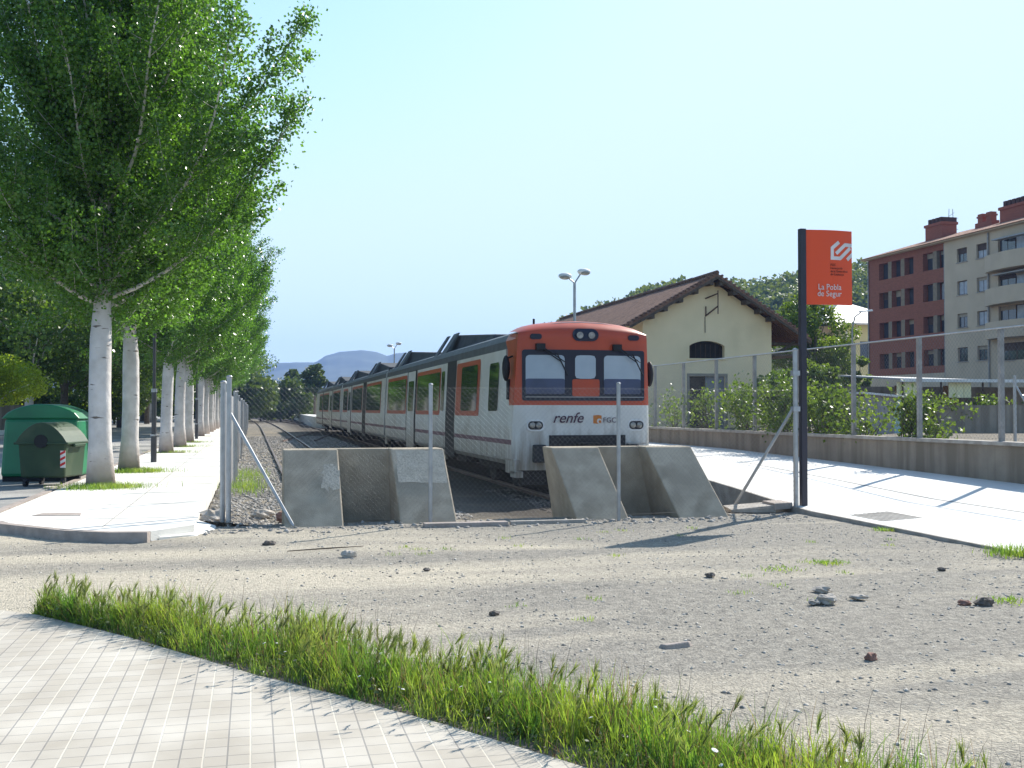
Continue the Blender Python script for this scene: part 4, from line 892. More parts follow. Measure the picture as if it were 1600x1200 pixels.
# ------------------------------------------------------------------ small house
o = (66, 108, 0); hs = thing('house', 'pale yellow house with a grey hipped roof just left of the brick flats', 'house', o)
b = B(o); facade(b, (63.3, 108, 0), (1, 0, 0), (0, -1, 0), 8.4, 11.1, [(2.0, 3.2, 7.2, 9.2), (.7, 1.9, 2.6, 5.0)], .3); b.quad((63.3, 120, 0), (63.3, 108, 0), (63.3, 108, 11.1), (63.3, 120, 11.1)); b.quad((71.7, 108, 0), (71.7, 120, 0), (71.7, 120, 11.1), (71.7, 108, 11.1)); b.build('wall', 'housewall', hs)
b = B(o); b.box(60.9, 63.28, 109.5, 120, 0, 10.9); b.build('side_wing', 'beige', hs)
b = B(o); b.box(65.3, 66.5, 108.25, 108.3, 7.2, 9.2); b.build('window', 'winglass', hs); b = B(o); b.box(64.0, 65.2, 108.25, 108.3, 2.6, 5.0); b.build('door', 'woodframe', hs)
b = B(o); b.add([(60.4, 107.2, 11.15), (72.4, 107.2, 11.15), (72.4, 121, 11.15), (60.4, 121, 11.15), (65.6, 112.5, 14.1), (67.2, 115.5, 14.1)], [(0, 1, 4), (1, 5, 4), (1, 2, 5), (2, 3, 5), (3, 0, 4, 5), (3, 2, 1, 0)]); b.build('roof', 'sheetroof', hs)
b = B(o); b.box(60.4, 72.4, 107.15, 107.2, 10.98, 11.17); b.build('gutter', 'whitepaint', hs); b = B(o); b.tube((63.6, 107.9, .2), (63.6, 107.9, 10.9), .09); b.build('downpipe', 'whitepaint', hs)

# ------------------------------------------------------------------ apartment block
AX = 59.0; YF, YM, YB = 96.0, 83.65, 77.75; Y0 = 52.0; o = (AX, 75, 0)
ap = thing('apartment_block', 'five-storey apartment block in red brick and beige render with curved balconies', 'apartment building', o)
storeys = [(14.15, 15.72), (11.35, 12.9), (8.5, 10.0), (5.55, 7.0)]
bcols = [(92.55, 94.1), (90.5, 91.95), (88.45, 89.85), (85.45, 87.0), (83.72, 85.0)]
b = B(o); holes = []
for z0, z1 in storeys:
    for a, c in bcols: holes.append((YF - c, YF - a, z0 - 4.9, z1 - 4.9))
facade(b, (AX, YF, 4.9), (0, -1, 0), (-1, 0, 0), YF - YM, 16.3 - 4.9, holes, .55, 0, 0); b.build('brick_wall', 'brickred', ap)
for z0, z1 in storeys:   # beige piers inside the grouped openings
    for y in (92.25, 90.15, 85.22): b = B(o); b.box(AX - .012, AX + .3, y - .28, y + .28, z0 - .02, z1 + .02); b.build('pier', 'pier', ap)
b = B(o); facade(b, (AX - .02, YF, 0), (0, -1, 0), (-1, 0, 0), YF - YM, 4.9, [(1.2, 4.6, 1.5, 3.2), (6, 9, 1.5, 3.2)], .3); b.build('base_wall', 'beige', ap)
b = B(o); holes = []; wc = [(80.55, 81.9), (78.0, 79.3)]; ws_ = [(14.25, 15.45), (11.45, 12.65), (8.65, 9.85), (5.75, 6.95)]
for z0, z1 in ws_:
    for a, c in wc: holes.append((YM - c, YM - a, z0, z1))
for (z0, z1) in ((13.95, 15.6), (11.2, 12.75), (8.5, 10.0), (5.6, 7.0)): holes.append((YM - 76.6, YM - 72.2, z0, z1)); holes.append((YM - 68.5, YM - 64.0, z0, z1))
facade(b, (AX - .15, YM, 0), (0, -1, 0), (-1, 0, 0), YM - Y0, 16.3, holes, .25); b.quad((AX, YM, 4.9), (AX - .15, YM, 4.9), (AX - .15, YM, 16.3), (AX, YM, 16.3))
b.quad((AX, YF, 0), (AX + 13, YF, 0), (AX + 13, YF, 16.3), (AX, YF, 16.3)); b.quad((AX + 13, YF, 0), (AX + 13, Y0, 0), (AX + 13, Y0, 16.3), (AX + 13, YF, 16.3)); b.quad((AX + 13, Y0, 0), (AX - .15, Y0, 0), (AX - .15, Y0, 16.3), (AX + 13, Y0, 16.3))
b.build('rendered_wall', 'beige', ap)
RW = random.Random(12); M['blindbeige'] = mat('beige_blind', (.36, .31, .24), rough=.8)
def win(y0, y1, z0, z1, x, bright, deep):
    f = B(o); f.box(x + deep, x + deep + .04, y0, y1, z0, z1); fo = f.build('window', 'woodframe', ap)
    m_ = 'curtain' if bright else 'winglass'; q = (y1 - y0)
    g_ = B(o); w2 = q / 2
    g_.box(x + deep - .012, x + deep - .004, y0 + .07, y0 + w2 - .04, z0 + .07, z1 - .07); g_.box(x + deep - .012, x + deep - .004, y0 + w2 + .04, y1 - .07, z0 + .07, z1 - .07)
    g_.build('pane', m_, fo)
    q_ = RW.random()
    if q_ < .45:
        f2_ = B(o); f2_.box(x + deep - .06, x + deep - .02, y0 + .02, y1 - .02, z1 - (z1 - z0) * (.2 + .6 * q_), z1 - .01); f2_.build('roller_blind', 'blindbeige' if q_ < .3 else 'woodframe', fo)
    if deep < .4 and y1 - y0 < 2:
        f2_ = B(o); f2_.box(x - .07, x + .1, y0 - .08, y1 + .08, z0 - .07, z0 - .002); f2_.build('sill', 'oldslab', fo)
for si, (z0, z1) in enumerate(storeys):
    for ci, (a, c) in enumerate(bcols): win(a, c, z0, z1, AX, (si, ci) in ((1, 4),), .5)
for si, (z0, z1) in enumerate(ws_):
    for ci, (a, c) in enumerate(wc): win(a, c, z0, z1, AX - .15, (si, ci) in ((0, 1), (1, 0), (1, 1), (2, 1)), .2)
for si, (z0, z1) in enumerate(((13.95, 15.6), (11.2, 12.75), (8.5, 10.0), (5.6, 7.0))):
    for (a, c) in ((72.2, 76.6), (64.0, 68.5)):
        win(a, (a + c) / 2 + .3, z0, z1, AX - .15, si < 3, .21); win((a + c) / 2 + .32, c, z0, z1, AX - .15, False, .21)
        if si < 2:
            f = B(o); f.box(AX - .9, AX - .18, a, c - .2, z1 - .28, z1 - .18); f.build('awning', 'sheetroof', ap)
for zt in (14.15, 11.42, 8.7):
    for (a, c) in ((70.5, 77.55), (62.2, 69.8)):
        f = B(o); K = 14; zb = zt - 1.35
        pt = lambda k, r_: (AX - .16 - (1.35 - r_) * math.sin(math.pi * (.06 + .88 * k / K)) ** .55, a + (c - a) * k / K)
        for k in range(K):
            (xo, yo), (xp, yp) = pt(k, 0), pt(k + 1, 0); (xi, yi), (xj, yj) = pt(k, .14), pt(k + 1, .14)
            f.hexa([(xo, yo, zb), (xp, yp, zb), (xj, yj, zb), (xi, yi, zb)], [(xo, yo, zt), (xp, yp, zt), (xj, yj, zt), (xi, yi, zt)])
            f.hexa([(xi, yi, zb + .003), (xj, yj, zb + .003), (AX - .16, yj, zb + .003), (AX - .16, yi, zb + .003)], [(xi, yi, zb + .2), (xj, yj, zb + .2), (AX - .16, yj, zb + .2), (AX - .16, yi, zb + .2)])
        f.build('balcony', 'beige', ap)
b = B(o); pass
for (x, y) in ((AX - .1, YM + .05), (AX - .25, 77.7), (AX - .08, YF - .1)): b = B(o); b.tube((x, y, .2), (x, y, 16.2), .07); b.build('downpipe', 'postgrey', ap)
b = B(o); b.box(AX - .55, AX + 13.4, Y0 - .4, YF + .4, 16.302, 16.42); b.build('eave', 'beige', ap)
RX = AX + 6.5; rz_ = 16.42 + 2.15
b = B(o); b.add([(AX - .75, Y0 - .6, 16.425), (AX + 13.6, Y0 - .6, 16.425), (AX + 13.6, YF + .6, 16.425), (AX - .75, YF + .6, 16.425), (RX, Y0 + 6, rz_), (RX, YF - 1.5, rz_)], [(0, 3, 5, 4), (0, 4, 1), (1, 4, 5, 2), (2, 5, 3), (0, 1, 2, 3)])
rf = b.build('roof', 'tileapt', ap)
for (ya, yb, zt) in ((90.3, 92.9, 19.9), (76.2, 82.1, 19.7)):
    b = B(o); b.box(63.3, 64.9, ya, yb, 16.8, zt - .7); b.box(63.2, 65.0, ya - .1, yb + .1, zt - .7, zt - .45); ch = b.build('chimney', 'brickchim', rf)
    b = B(o); n_ = int((yb - ya) / .55)
    for k in range(n_): b.box(63.25, 64.95, ya + k * .55 + .05, ya + k * .55 + .42, zt - .45, zt)
    b.build('chimney_pots', 'pots', ch)
for y in (83.95, 85.1):
    b = B(o); b.box(63.8, 64.4, y, y + .65, 17, 19.3); b.box(63.72, 64.48, y - .06, y + .71, 18.95, 19.1); b.build('chimney', 'brickchim', rf)
b = B(o); b.box(63.7, 64.5, 83.7, 86.0, 17.0, 18.5); b.build('chimney', 'brickchim', rf)

# lattice mast far behind the roof
b = B((84, 118, 0))
for sx in (-1, 1): b.tube((84 + sx * 1.0, 118, 10), (84 + sx * .25, 118, 26.5), .035, n=4)
for z in np.arange(17, 26, 1.4): b.tube((83.5, 118, z), (84.5, 118, z + .7), .025, n=4)
for z in (22.5, 24, 25.4): b.tube((83.0, 118, z), (85.0, 118, z), .03, n=4)
tag(b.build('pylon', 'wire'), 'thin grey lattice mast just showing behind the apartment roof', 'pylon')

# ------------------------------------------------------------------ canopy terrace, shed and walls below the flats
o = (28.5, 40, .6); t = thing('terrace_canopy', 'thin flat white canopy over cream blinds behind the right fence', 'canopy', o)
b = B(o); b.hexa([(26.0, 40, 2.88), (36.5, 40, 2.80), (36.5, 44.5, 2.92), (24.9, 43.4, 3.12)], [(26.0, 40, 2.95), (36.5, 40, 2.87), (36.5, 44.5, 2.99), (24.9, 43.4, 3.19)]); b.build('canopy_roof', 'sheetroof', t)
b = B(o); b.box(26.0, 36.5, 39.94, 39.99, 2.80, 2.93); b.build('fascia', 'whitepaint', t)
for x in (26.2, 28.0, 30.0, 32.5, 35.5): b = B(o); b.tube((x, 40.1, .4), (x, 40.1, 2.8), .04); b.build('post', 'woodframe', t)
for (a, c) in ((26.0, 27.1), (28.44, 29.53)):
    b = B(o)
    for k in range(3): w_ = (c - a) / 3; b.box(a + k * w_, a + (k + 1) * w_ - .02, 40.2, 40.23, 2.15, 2.79)
    b.build('blind', 'panel', t)
for (a, c) in ((27.2, 27.5), (27.8, 28.2), (29.6, 30.2)): b = B(o); b.box(a, c, 42.2, 42.25, 1.9, 2.7); b.build('ochre_panel', mat('ochre', (.35, .16, .04)), t)
b = B(o); b.box(24.9, 37, 44.4, 44.6, .4, 2.7); b.build('rear_wall', 'wallgrey', t)
b = B((31, 38, .6)); b.box(26.5, 48, 38.0, 38.4, .4, 1.83); tag(b.build('garden_wall', 'wallgrey'), 'dark stained retaining wall below the terrace canopy', 'wall')
o = (24.4, 38.3, .6); t = thing('utility_shed', 'small grey shed with a white sloping roof behind the vines', 'shed', o)
b = B(o); b.box(23.2, 24.45, 38, 39.2, .5, 2.2); b.build('wall', mat('shed_grey', (.33, .31, .31), (.27, .25, .25))  , t); b = B(o); b.hexa([(23.0, 37.8, 2.26), (24.75, 37.8, 2.12), (24.75, 39.4, 2.12), (23.0, 39.4, 2.26)], [(23.0, 37.8, 2.34), (24.75, 37.8, 2.2), (24.75, 39.4, 2.2), (23.0, 39.4, 2.34)]); b.build('roof', 'whitepaint', t)
b = B(o); b.box(24.46, 24.8, 38.05, 38.1, .6, 2.05); b.build('door', mat('pale_blue', (.35, .5, .5)), t)
b = B((30.2, 33, .7)); b.tube((25.0, 31.0, .7), (24.8, 31.0, 2.1), .025); b.tube((24.65, 31, 2.1), (25.0, 31, 2.16), .03); tag(b.build('standpipe', 'steel', loc=(30.2, 33, .7)), 'thin pale pipe standing in front of the dark garden wall', 'pipe')

# ------------------------------------------------------------------ lamps
def twin_lamp(x, y, z, lab, s=1.0):
    t = thing('platform_lamp', lab, 'street lamp', (x, y, .5)); o = (x, y, .5)
    b = B(o); b.tube((x, y, .5), (x, y, z - .25), .06 * s, .045 * s, 10); b.build('pole', 'steel', t)
    for k, sx in enumerate((-1, 1)):
        dz = (.0, .16)[k]; hx = x + sx * .32; b = B(o); b.tube((x, y, z - .27), (hx - sx * .1, y, z - .1 + dz), .025, n=8); b.build('arm', 'steel', t)
        b = B(o); b.sphere((hx, y, z - .05 + dz), .2, 14, 8, (1.15, .75, .55)); hd = b.build('lamp_head', 'whitepaint', t, smooth=True); hd.rotation_euler = (0, 0, 0)
        b = B(o); b.sphere((hx + sx * .02, y - .04, z - .09 + dz), .17, 12, 6, (1.05, .75, .5)); b.build('lamp_glass', 'lens', hd, smooth=True)
    return t
twin_lamp(10.2, 34, 6.05, 'twin-headed white platform lamp rising above the train front')
twin_lamp(10.2, 80.5, 6.45, 'twin-headed platform lamp far away above the train middle')
o = (28.6, 48, .6); t = thing('street_lamp', 'single-arm street lamp in front of the small grey-roofed house', 'street lamp', o)
b = B(o); b.path([(28.6, 48, .6), (28.6, 48, 5.6), (28.75, 48, 6.2), (29.1, 48, 6.45)], [.05, .04, .035, .03], 8); b.build('pole', 'postgrey', t)
b = B(o); b.hexa([(29.0, 47.9, 6.44), (29.7, 47.9, 6.5), (29.7, 48.1, 6.5), (29.0, 48.1, 6.44)], [(29.0, 47.92, 6.5), (29.68, 47.92, 6.58), (29.68, 48.08, 6.58), (29.0, 48.08, 6.5)]); b.build('lamp_head', 'whitepaint', t, bevel=.02)
def side_lamp(x, y, lab, z=6.2):
    t = thing('lamp_post', lab, 'lamp post', (x, y, .12)); o = (x, y, .12)
    b = B(o); b.tube((x, y, .12), (x, y, .9), .085, n=12); b.tube((x, y, .9), (x, y, 2.2), .07, n=12); b.tube((x, y, 2.2), (x, y, z), .045, n=10); b.build('pole', 'postdark', t)
    b = B(o); b.tube((x, y, .88), (x, y, .93), .1, n=12); b.build('collar', 'steel', t); b = B(o); b.tube((x, y, 2.16), (x, y, 2.26), .085, n=12); b.build('collar', 'steel', t)
    b = B(o); b.tube((x, y, z), (x + .1, y, z + .3), .03); b.sphere((x + .1, y, z + .4), .2, 12, 6, (1, 1, .6)); b.build('lantern', 'whitepaint', t, smooth=True)
M['postdark'] = mat('dark_grey_post', (.085, .085, .088), (.06, .06, .062), rough=.5, metal=.3)
side_lamp(-2.8, 33.3, 'dark grey lamp post between the second and third poplars'); side_lamp(-2.85, 59.2, 'far dark lamp post beyond the fifth poplar')

# ------------------------------------------------------------------ waste containers
o = (-4.22, 25.3, 0); t = thing('waste_container', 'dark olive wheeled container with round hole and curved lid', 'waste container', o, math.radians(-13))
b = B(); wb, wt, hh = .47, .51, .96
b.hexa([(-wb, -.5, .2), (wb, -.5, .2), (wb, .5, .2), (-wb, .5, .2)], [(-wt, -.56, hh), (wt, -.56, hh), (wt, .56, hh), (-wt, .56, hh)]); b.build('body', 'olive', t, bevel=.04)
b = B(); K = 12; A = [(-.555 + 1.11 * k / K, hh - .02 + .44 * math.sin(math.pi * k / K) ** .8) for k in range(K + 1)]
b.prism([(x, -.60, z) for x, z in A], (0, 1.2, 0)); lid = b.build('lid', 'olive', t, bevel=.015)
b = B(); b.box(-.575, .575, -.62, .62, hh - .05, hh + .0); b.build('rim', 'olive', t, bevel=.015)
b = B(); b.tube((0, -.62, .98), (0, -.55, .98), .14, n=20); b.build('hole', 'black', t)
b = B(); b.box(wt - .11, wt - .0, -.572, -.566, .42, .78); sk = b.build('warning_label', 'whitepaint', t)
b = B()
for k in range(3): z = .44 + k * .12; b.quad((wt - .11, -.575, z), (wt, -.575, z + .06), (wt, -.575, z + .115), (wt - .11, -.575, z + .055))
b.build('red_stripe', 'red', sk)
for x in (-.4, .4):
    for y in (-.4, .4): b = B(); b.tube((x - .03, y, .09), (x + .03, y, .09), .09, n=14); b.box(x - .045, x + .045, y - .04, y + .04, .1, .24); b.build('wheel', 'rubber', t)
b = B(); b.box(wt + .02, wt + .1, -.3, .3, .85, .92); b.build('handle', 'olive', t, bevel=.02)
o = (-4.64, 27.3, 0); t = thing('waste_container', 'tall bright green container with domed top behind the olive one', 'waste container', o, math.radians(-6))
b = B(); wb, wt = .86, .80
b.hexa([(-wb, -.7, .12), (wb, -.7, .12), (wb, .7, .12), (-wb, .7, .12)], [(-wt, -.62, 1.45), (wt, -.62, 1.45), (wt, .62, 1.45), (-wt, .62, 1.45)]); b.build('body', 'green', t, bevel=.08)
b = B(); A = [(-.86 + 1.72 * k / 14, 1.44 + .34 * math.sin(math.pi * k / 14) ** .6) for k in range(15)]; b.prism([(x, -.64, z) for x, z in A], (0, 1.28, 0)); b.build('lid', 'green', t, bevel=.03)
b = B(); b.box(-.85, .85, -.55, .55, 0, .14); b.build('base', 'black', t)
b = B((-3.9, 24.2, 0)); b.box(-4.2, -3.75, 24.1, 24.5, 0, .05); tag(b.build('kerb_slab', 'palestone', bevel=.01), 'pale loose kerb piece on the ground at the olive container foot', 'kerb stone')

# ------------------------------------------------------------------ foliage
def leaf_quads(C, s, rr, up=0.0, fold=True):
    """one rhombic leaf per centre"""
    n = len(C); a = rr.randn(n, 3); a /= np.linalg.norm(a, axis=1)[:, None]; q = rr.randn(n, 3); q[:, 2] += up; bb = np.cross(a, q); bb /= np.linalg.norm(bb, axis=1)[:, None]
    s = s[:, None]; V = np.stack([C - a * s * .5, C + bb * s * .38, C + a * s * .55, C - bb * s * .38], 1)
    F = (np.arange(n) * 4)[:, None] + np.arange(4)[None]; return V.reshape(-1, 3), F
def poplar(seed, H=14.5, zc=3.35, nl=52, nleaf=210000, leaf=(.055, .092), reach=1.0, m='leaf'):
    rr = np.random.RandomState(seed); tb = B(); segs = []
    N = 14; tp = []; tr_ = []
    lean = rr.randn(2) * .012
    for k in range(N + 1):
        f = k / N; z = H * .94 * f; tp.append((lean[0] * z + .05 * math.sin(z * .8 + seed), lean[1] * z + .05 * math.cos(z * .7 + seed), z - .1)); tr_.append((.20 if z < 3.6 else .20 * (1 - (z - 3.6) / (H - 3.6)) ** 1.1 * .72) * (1 - .06 * min(z, 3.6) / 3.6) * (1 + .38 * math.exp(-z / .3)) + .012)
    tb.path(tp, tr_, 12)
    trunk = lambda z: np.array([np.interp(z, [p[2] for p in tp], [p[i] for p in tp]) for i in range(3)])
    for k in range(nl):
        f = (k + .5) / nl; zb = zc + (H * .9 - zc) * f ** 1.25; az_ = k * 2.4 + rr.rand() * .7
        L = (4.8 * (1 - f) ** .6 + 1.1) * (.78 + .4 * rr.rand()) * reach; th = math.radians((74 if f < .22 else 56 if f < .5 else 41) * (1 - .25 * f) + rr.randn() * 8)
        p = trunk(zb); P = [p.copy()]; n = 9
        for s in range(n):
            t_ = th * (1 - .62 * (s / n) ** .8); azs = az_ + .3 * math.sin(s * .6 + k)
            p = p + np.array([math.sin(t_) * math.cos(azs), math.sin(t_) * math.sin(azs), math.cos(t_)]) * L / n; P.append(p.copy())
        P = np.array(P); hd = np.linalg.norm(P[-1, :2] - P[0, :2]); lim = (3.75 if zb < 8 else 2.9) * (.85 + .25 * rr.rand())
        if hd > lim: P[:, :2] = P[0, :2] + (P[:, :2] - P[0, :2]) * lim / hd
        r0 = min(.05, .008 + .007 * L)
        tb.path(P[::1], [r0 * (1 - .88 * (i / n) ** .7) + .003 for i in range(n + 1)], 6); segs.append((P, L, 1.0))
        ns = max(3, int(L * 2.6))   # sub-branches
        for j in range(ns):
            u = .1 + .88 * (j + rr.rand() * .6) / ns; i0 = min(int(u * n), n - 1); q = P[i0] + (P[i0 + 1] - P[i0]) * (u * n - i0); d = P[i0 + 1] - P[i0]; d /= np.linalg.norm(d)
            sd_ = rr.randn(3); sd_[2] = sd_[2] * .5 - (.55 if f < .25 and j % 2 else .05); d2 = d * .6 + sd_ * .5; d2 /= np.linalg.norm(d2); l2 = (1.75 * (1 - u) + .5) * (.7 + .6 * rr.rand()) * min(1, L / 4); Q = [q]; dd = d2.copy()
            for s in range(4): dd = dd * .88 + np.array([0, 0, .15]); dd /= np.linalg.norm(dd); Q.append(Q[-1] + dd * l2 / 4)
            Q = np.array(Q); segs.append((Q, l2 * (1.7 if f < .25 else 1.2), .9)); tb.path(Q, [.009, .007, .006, .004, .002], 3)
    for k in range(70):      # short leafy shoots on the lower trunk
        zb = zc + .15 + 4.2 * rr.rand(); az_ = rr.rand() * 6.283; q = trunk(zb); Q = [q]; dd = np.array([math.cos(az_), math.sin(az_), .1 + .8 * rr.rand()]); l2 = 1.0 + 1.2 * rr.rand()
        for s in range(4): dd = dd / np.linalg.norm(dd); Q.append(Q[-1] + dd * l2 / 4); dd = dd + np.array([0, 0, .12])
        Q = np.array(Q); segs.append((Q, l2 * 1.3, .9)); tb.path(Q, [.012, .009, .007, .004, .002], 4)
    tot = sum(s[1] for s in segs); C = []
    for P, L, w_ in segs:
        m_ = int(nleaf * L / tot); n = len(P) - 1; u = (.06 + .96 * rr.rand(m_) ** .9) if w_ == 1. else (.0 + 1.0 * rr.rand(m_)); u = np.clip(u, 0, 1) * n * .9999; i0 = u.astype(int); q = P[i0] + (P[i0 + 1] - P[i0]) * (u - i0)[:, None]
        C.append(q + rr.randn(m_, 3) * np.array([.2, .2, .17]) * (1.2 - .85 * (u / n))[:, None] * (1.3 if w_ == 1. else 1.0))
    C = np.concatenate(C); C = C[C[:, 2] > zc - 1.0]; s = leaf[0] + (leaf[1] - leaf[0]) * rr.rand(len(C)); V, F = leaf_quads(C, s, rr, .4)
    return tb, V, F
GR = 'row of poplars along the left sidewalk'
ordn = ['nearest', 'second', 'third', 'fourth', 'fifth', 'sixth', 'seventh', 'eighth', 'ninth', 'tenth', 'eleventh', 'twelfth', 'thirteenth']
protos = []
for s in (3, 8, 21):
    tb, V, F = poplar(s); t = thing('poplar_tree', '', 'tree', (0, 0, .12), 0, GR); k = tb.build('trunk', 'bark', t, smooth=True); np_obj('crown', V, F, 'leaf', t); protos.append(t)
ypos = [22.9, 28.3, 40.6, 46.8, 53.0, 65.4, 71.4, 77.6, 84, 90.5, 97, 103.5, 110]
for k, y in enumerate(ypos):
    pr_ = protos[k % 3]; lab = ('nearest poplar, thick pale trunk beside the green containers' if k == 0 else '%s poplar from the camera in the sidewalk row, pale trunk' % ordn[k])
    if k < 3: t = pr_; t.location = (-2.95, y, .12); t['label'] = lab
    else: t = dup(pr_, (-2.87 + R.uniform(-.08, .08), y, .12), label=lab)
    t.rotation_euler = (0, 0, k * 2.1 + (0.6 if k == 0 else 0)); s = R.uniform(.94, 1.06) if k else 1.04; t.scale = (s, s, s)
# car-park rows behind
def broad(seed, H, r, zc, nleaf, leaf, nclump=60, ymul=1.0):
    rr = np.random.RandomState(seed); tb = B(); tb.path([(0, 0, -.2), (.05, 0, zc), (.1, .05, H * .6), (.12, .1, H * .85)], [.03 * H * .8, .02 * H, .012 * H, .004 * H], 8)
    C = []
    for k in range(nclump):
        d = rr.randn(3); d /= np.linalg.norm(d); rad = rr.rand() ** .4; hz = (H - zc) / 2; c = np.array([d[0] * r * rad, d[1] * r * rad, zc + hz + d[2] * hz * rad * .95]); c[2] = max(c[2], zc + .1)
        if k % 3 == 0: tb.path([(.08, .04, min(c[2] * .6, H * .6)), tuple((c + np.array([.08, .04, c[2] * .6])) / 2 + np.array([0, 0, .2])), tuple(c)], [.006 * H, .004 * H, .002 * H], 5)
        cr = r * (.16 + .2 * rr.rand()); n_ = int(nleaf / nclump * (cr / (r * .26)) ** 2); q = rr.randn(n_, 3); q /= np.linalg.norm(q, axis=1)[:, None]; C.append(c + q * cr * (.55 + .55 * rr.rand(n_, 1)) * np.array([1, 1, .8]))
    C = np.concatenate(C); s = leaf * (.7 + .6 * rr.rand(len(C))); V, F = leaf_quads(C, s, rr, .3); return tb, V, F
def broad_tree(name, lab, cat, loc, seed, H, r, zc, nleaf, leaf, m, bark='barkdark', nclump=60, group=None):
    tb, V, F = broad(seed, H, r, zc, nleaf, leaf, nclump); t = thing(name, lab, cat, loc, 0, group); tb.build('trunk', bark, t, smooth=True); np_obj('crown', V, F, m, t); return t
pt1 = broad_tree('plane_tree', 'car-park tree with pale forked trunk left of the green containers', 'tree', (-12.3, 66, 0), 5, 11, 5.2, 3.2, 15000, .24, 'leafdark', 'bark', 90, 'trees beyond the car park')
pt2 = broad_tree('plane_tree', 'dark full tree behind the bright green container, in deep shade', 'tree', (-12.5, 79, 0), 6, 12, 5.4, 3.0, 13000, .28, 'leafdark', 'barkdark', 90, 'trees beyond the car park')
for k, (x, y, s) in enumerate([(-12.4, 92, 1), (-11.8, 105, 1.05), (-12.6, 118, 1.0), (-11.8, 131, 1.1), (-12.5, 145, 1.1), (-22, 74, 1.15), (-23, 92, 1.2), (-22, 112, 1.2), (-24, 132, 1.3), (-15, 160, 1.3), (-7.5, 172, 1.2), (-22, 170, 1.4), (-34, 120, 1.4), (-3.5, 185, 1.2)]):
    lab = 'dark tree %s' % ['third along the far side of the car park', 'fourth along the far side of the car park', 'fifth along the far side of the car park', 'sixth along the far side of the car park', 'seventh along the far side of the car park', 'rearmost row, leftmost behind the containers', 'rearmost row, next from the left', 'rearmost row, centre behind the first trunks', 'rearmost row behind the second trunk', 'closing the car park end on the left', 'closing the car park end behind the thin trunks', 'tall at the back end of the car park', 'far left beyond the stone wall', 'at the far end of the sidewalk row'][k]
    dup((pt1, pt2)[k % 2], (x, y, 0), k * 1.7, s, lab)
broad_tree('small_tree', 'low yellow-green tree at the left picture edge', 'tree', (-11.0, 50, 0), 15, 3.9, 2.3, 1.9, 9000, .13, 'leafyellow', 'bark', 50)
sb1 = broad_tree('bush', 'sunlit light green bush seen between the containers and first trunk', 'bush', (-13.5, 100, 0), 16, 4.2, 3.0, .5, 6000, .26, 'leafbright', 'barkdark', 40, 'sunlit bushes at the back of the car park')
for k, (x, y, s) in enumerate([(-15, 128, 1.3), (-11, 150, 1.5), (-6.5, 158, 1.4), (-20, 108, 1.2)]): dup(sb1, (x, y, 0), k, s, ['sunlit bush behind the first pair of trunks', 'sunlit bush seen right of the second trunk', 'sunlit bush at the far end of the car park', 'sunlit bush near the stone wall'][k])
b = B((-22, 92, 0)); b.box(-50, -16.5, 92, 92.4, 0, 2.0); tag(b.build('stone_wall', 'wallgrey'), 'brownish stone wall at far left behind the containers', 'wall')
b = B((-22, 80, 0)); b.box(-50, -13.8, 76, 78, 0, .3); struct(b.build('kerb', 'slab'))

# trees closing the line
ft = [broad_tree('far_tree', 'broad olive green tree at the end of the tracks, nearest the fence', 'tree', (-1.5, 150, -.3), 31, 6.9, 5.0, .8, 5000, .5, 'leafmid', group='trees at the end of the tracks'),
      broad_tree('far_tree', 'yellowish rounded tree at the end of the tracks', 'tree', (4.0, 165, -.3), 32, 6.4, 4.5, .5, 5000, .5, 'leafmid', group='trees at the end of the tracks')]
fl = ['dark tree right behind the receding fence end', 'mid green tree behind the yellowish one', 'low dark tree left of the white far platform', 'dull green tree over the far platform', 'green tree just left of the train tail', 'dark tree half hidden by the train tail', 'bushy tree low between track and fence end', 'far low tree in line with the rails', 'far tree behind the train tail, lowest', 'far tree at the left of the mountains']
for k, (x, y, s, h) in enumerate([(-7, 160, 1.3, 1.1), (9, 195, 1.2, .95), (11, 170, .8, .6), (16, 200, 1.1, .9), (15.5, 150, .8, .85), (21, 190, 1.2, .9), (1.2, 175, 1.0, .9), (4, 215, 1.3, .7), (24, 230, 1.5, .9), (-12, 200, 1.6, 1.2)]):
    dup(ft[(k + (k // 3)) % 2 if k not in (0, 5) else 0], (x, y, -.3), k * 1.3, (s, s, s * h * .62), fl[k])
pc = broad_tree('tall_poplar', 'tall airy poplar rising above the far trees near the train tail', 'tree', (8.6, 158, -.3), 41, 9.0, 1.9, 3.5, 3400, .38, 'leafmid', nclump=45, group='two taller trees over the far wood')
dup(pc, (6.3, 178, -.3), 2, (.7, .7, 1.0), 'slimmer taller tree left of the airy poplar')

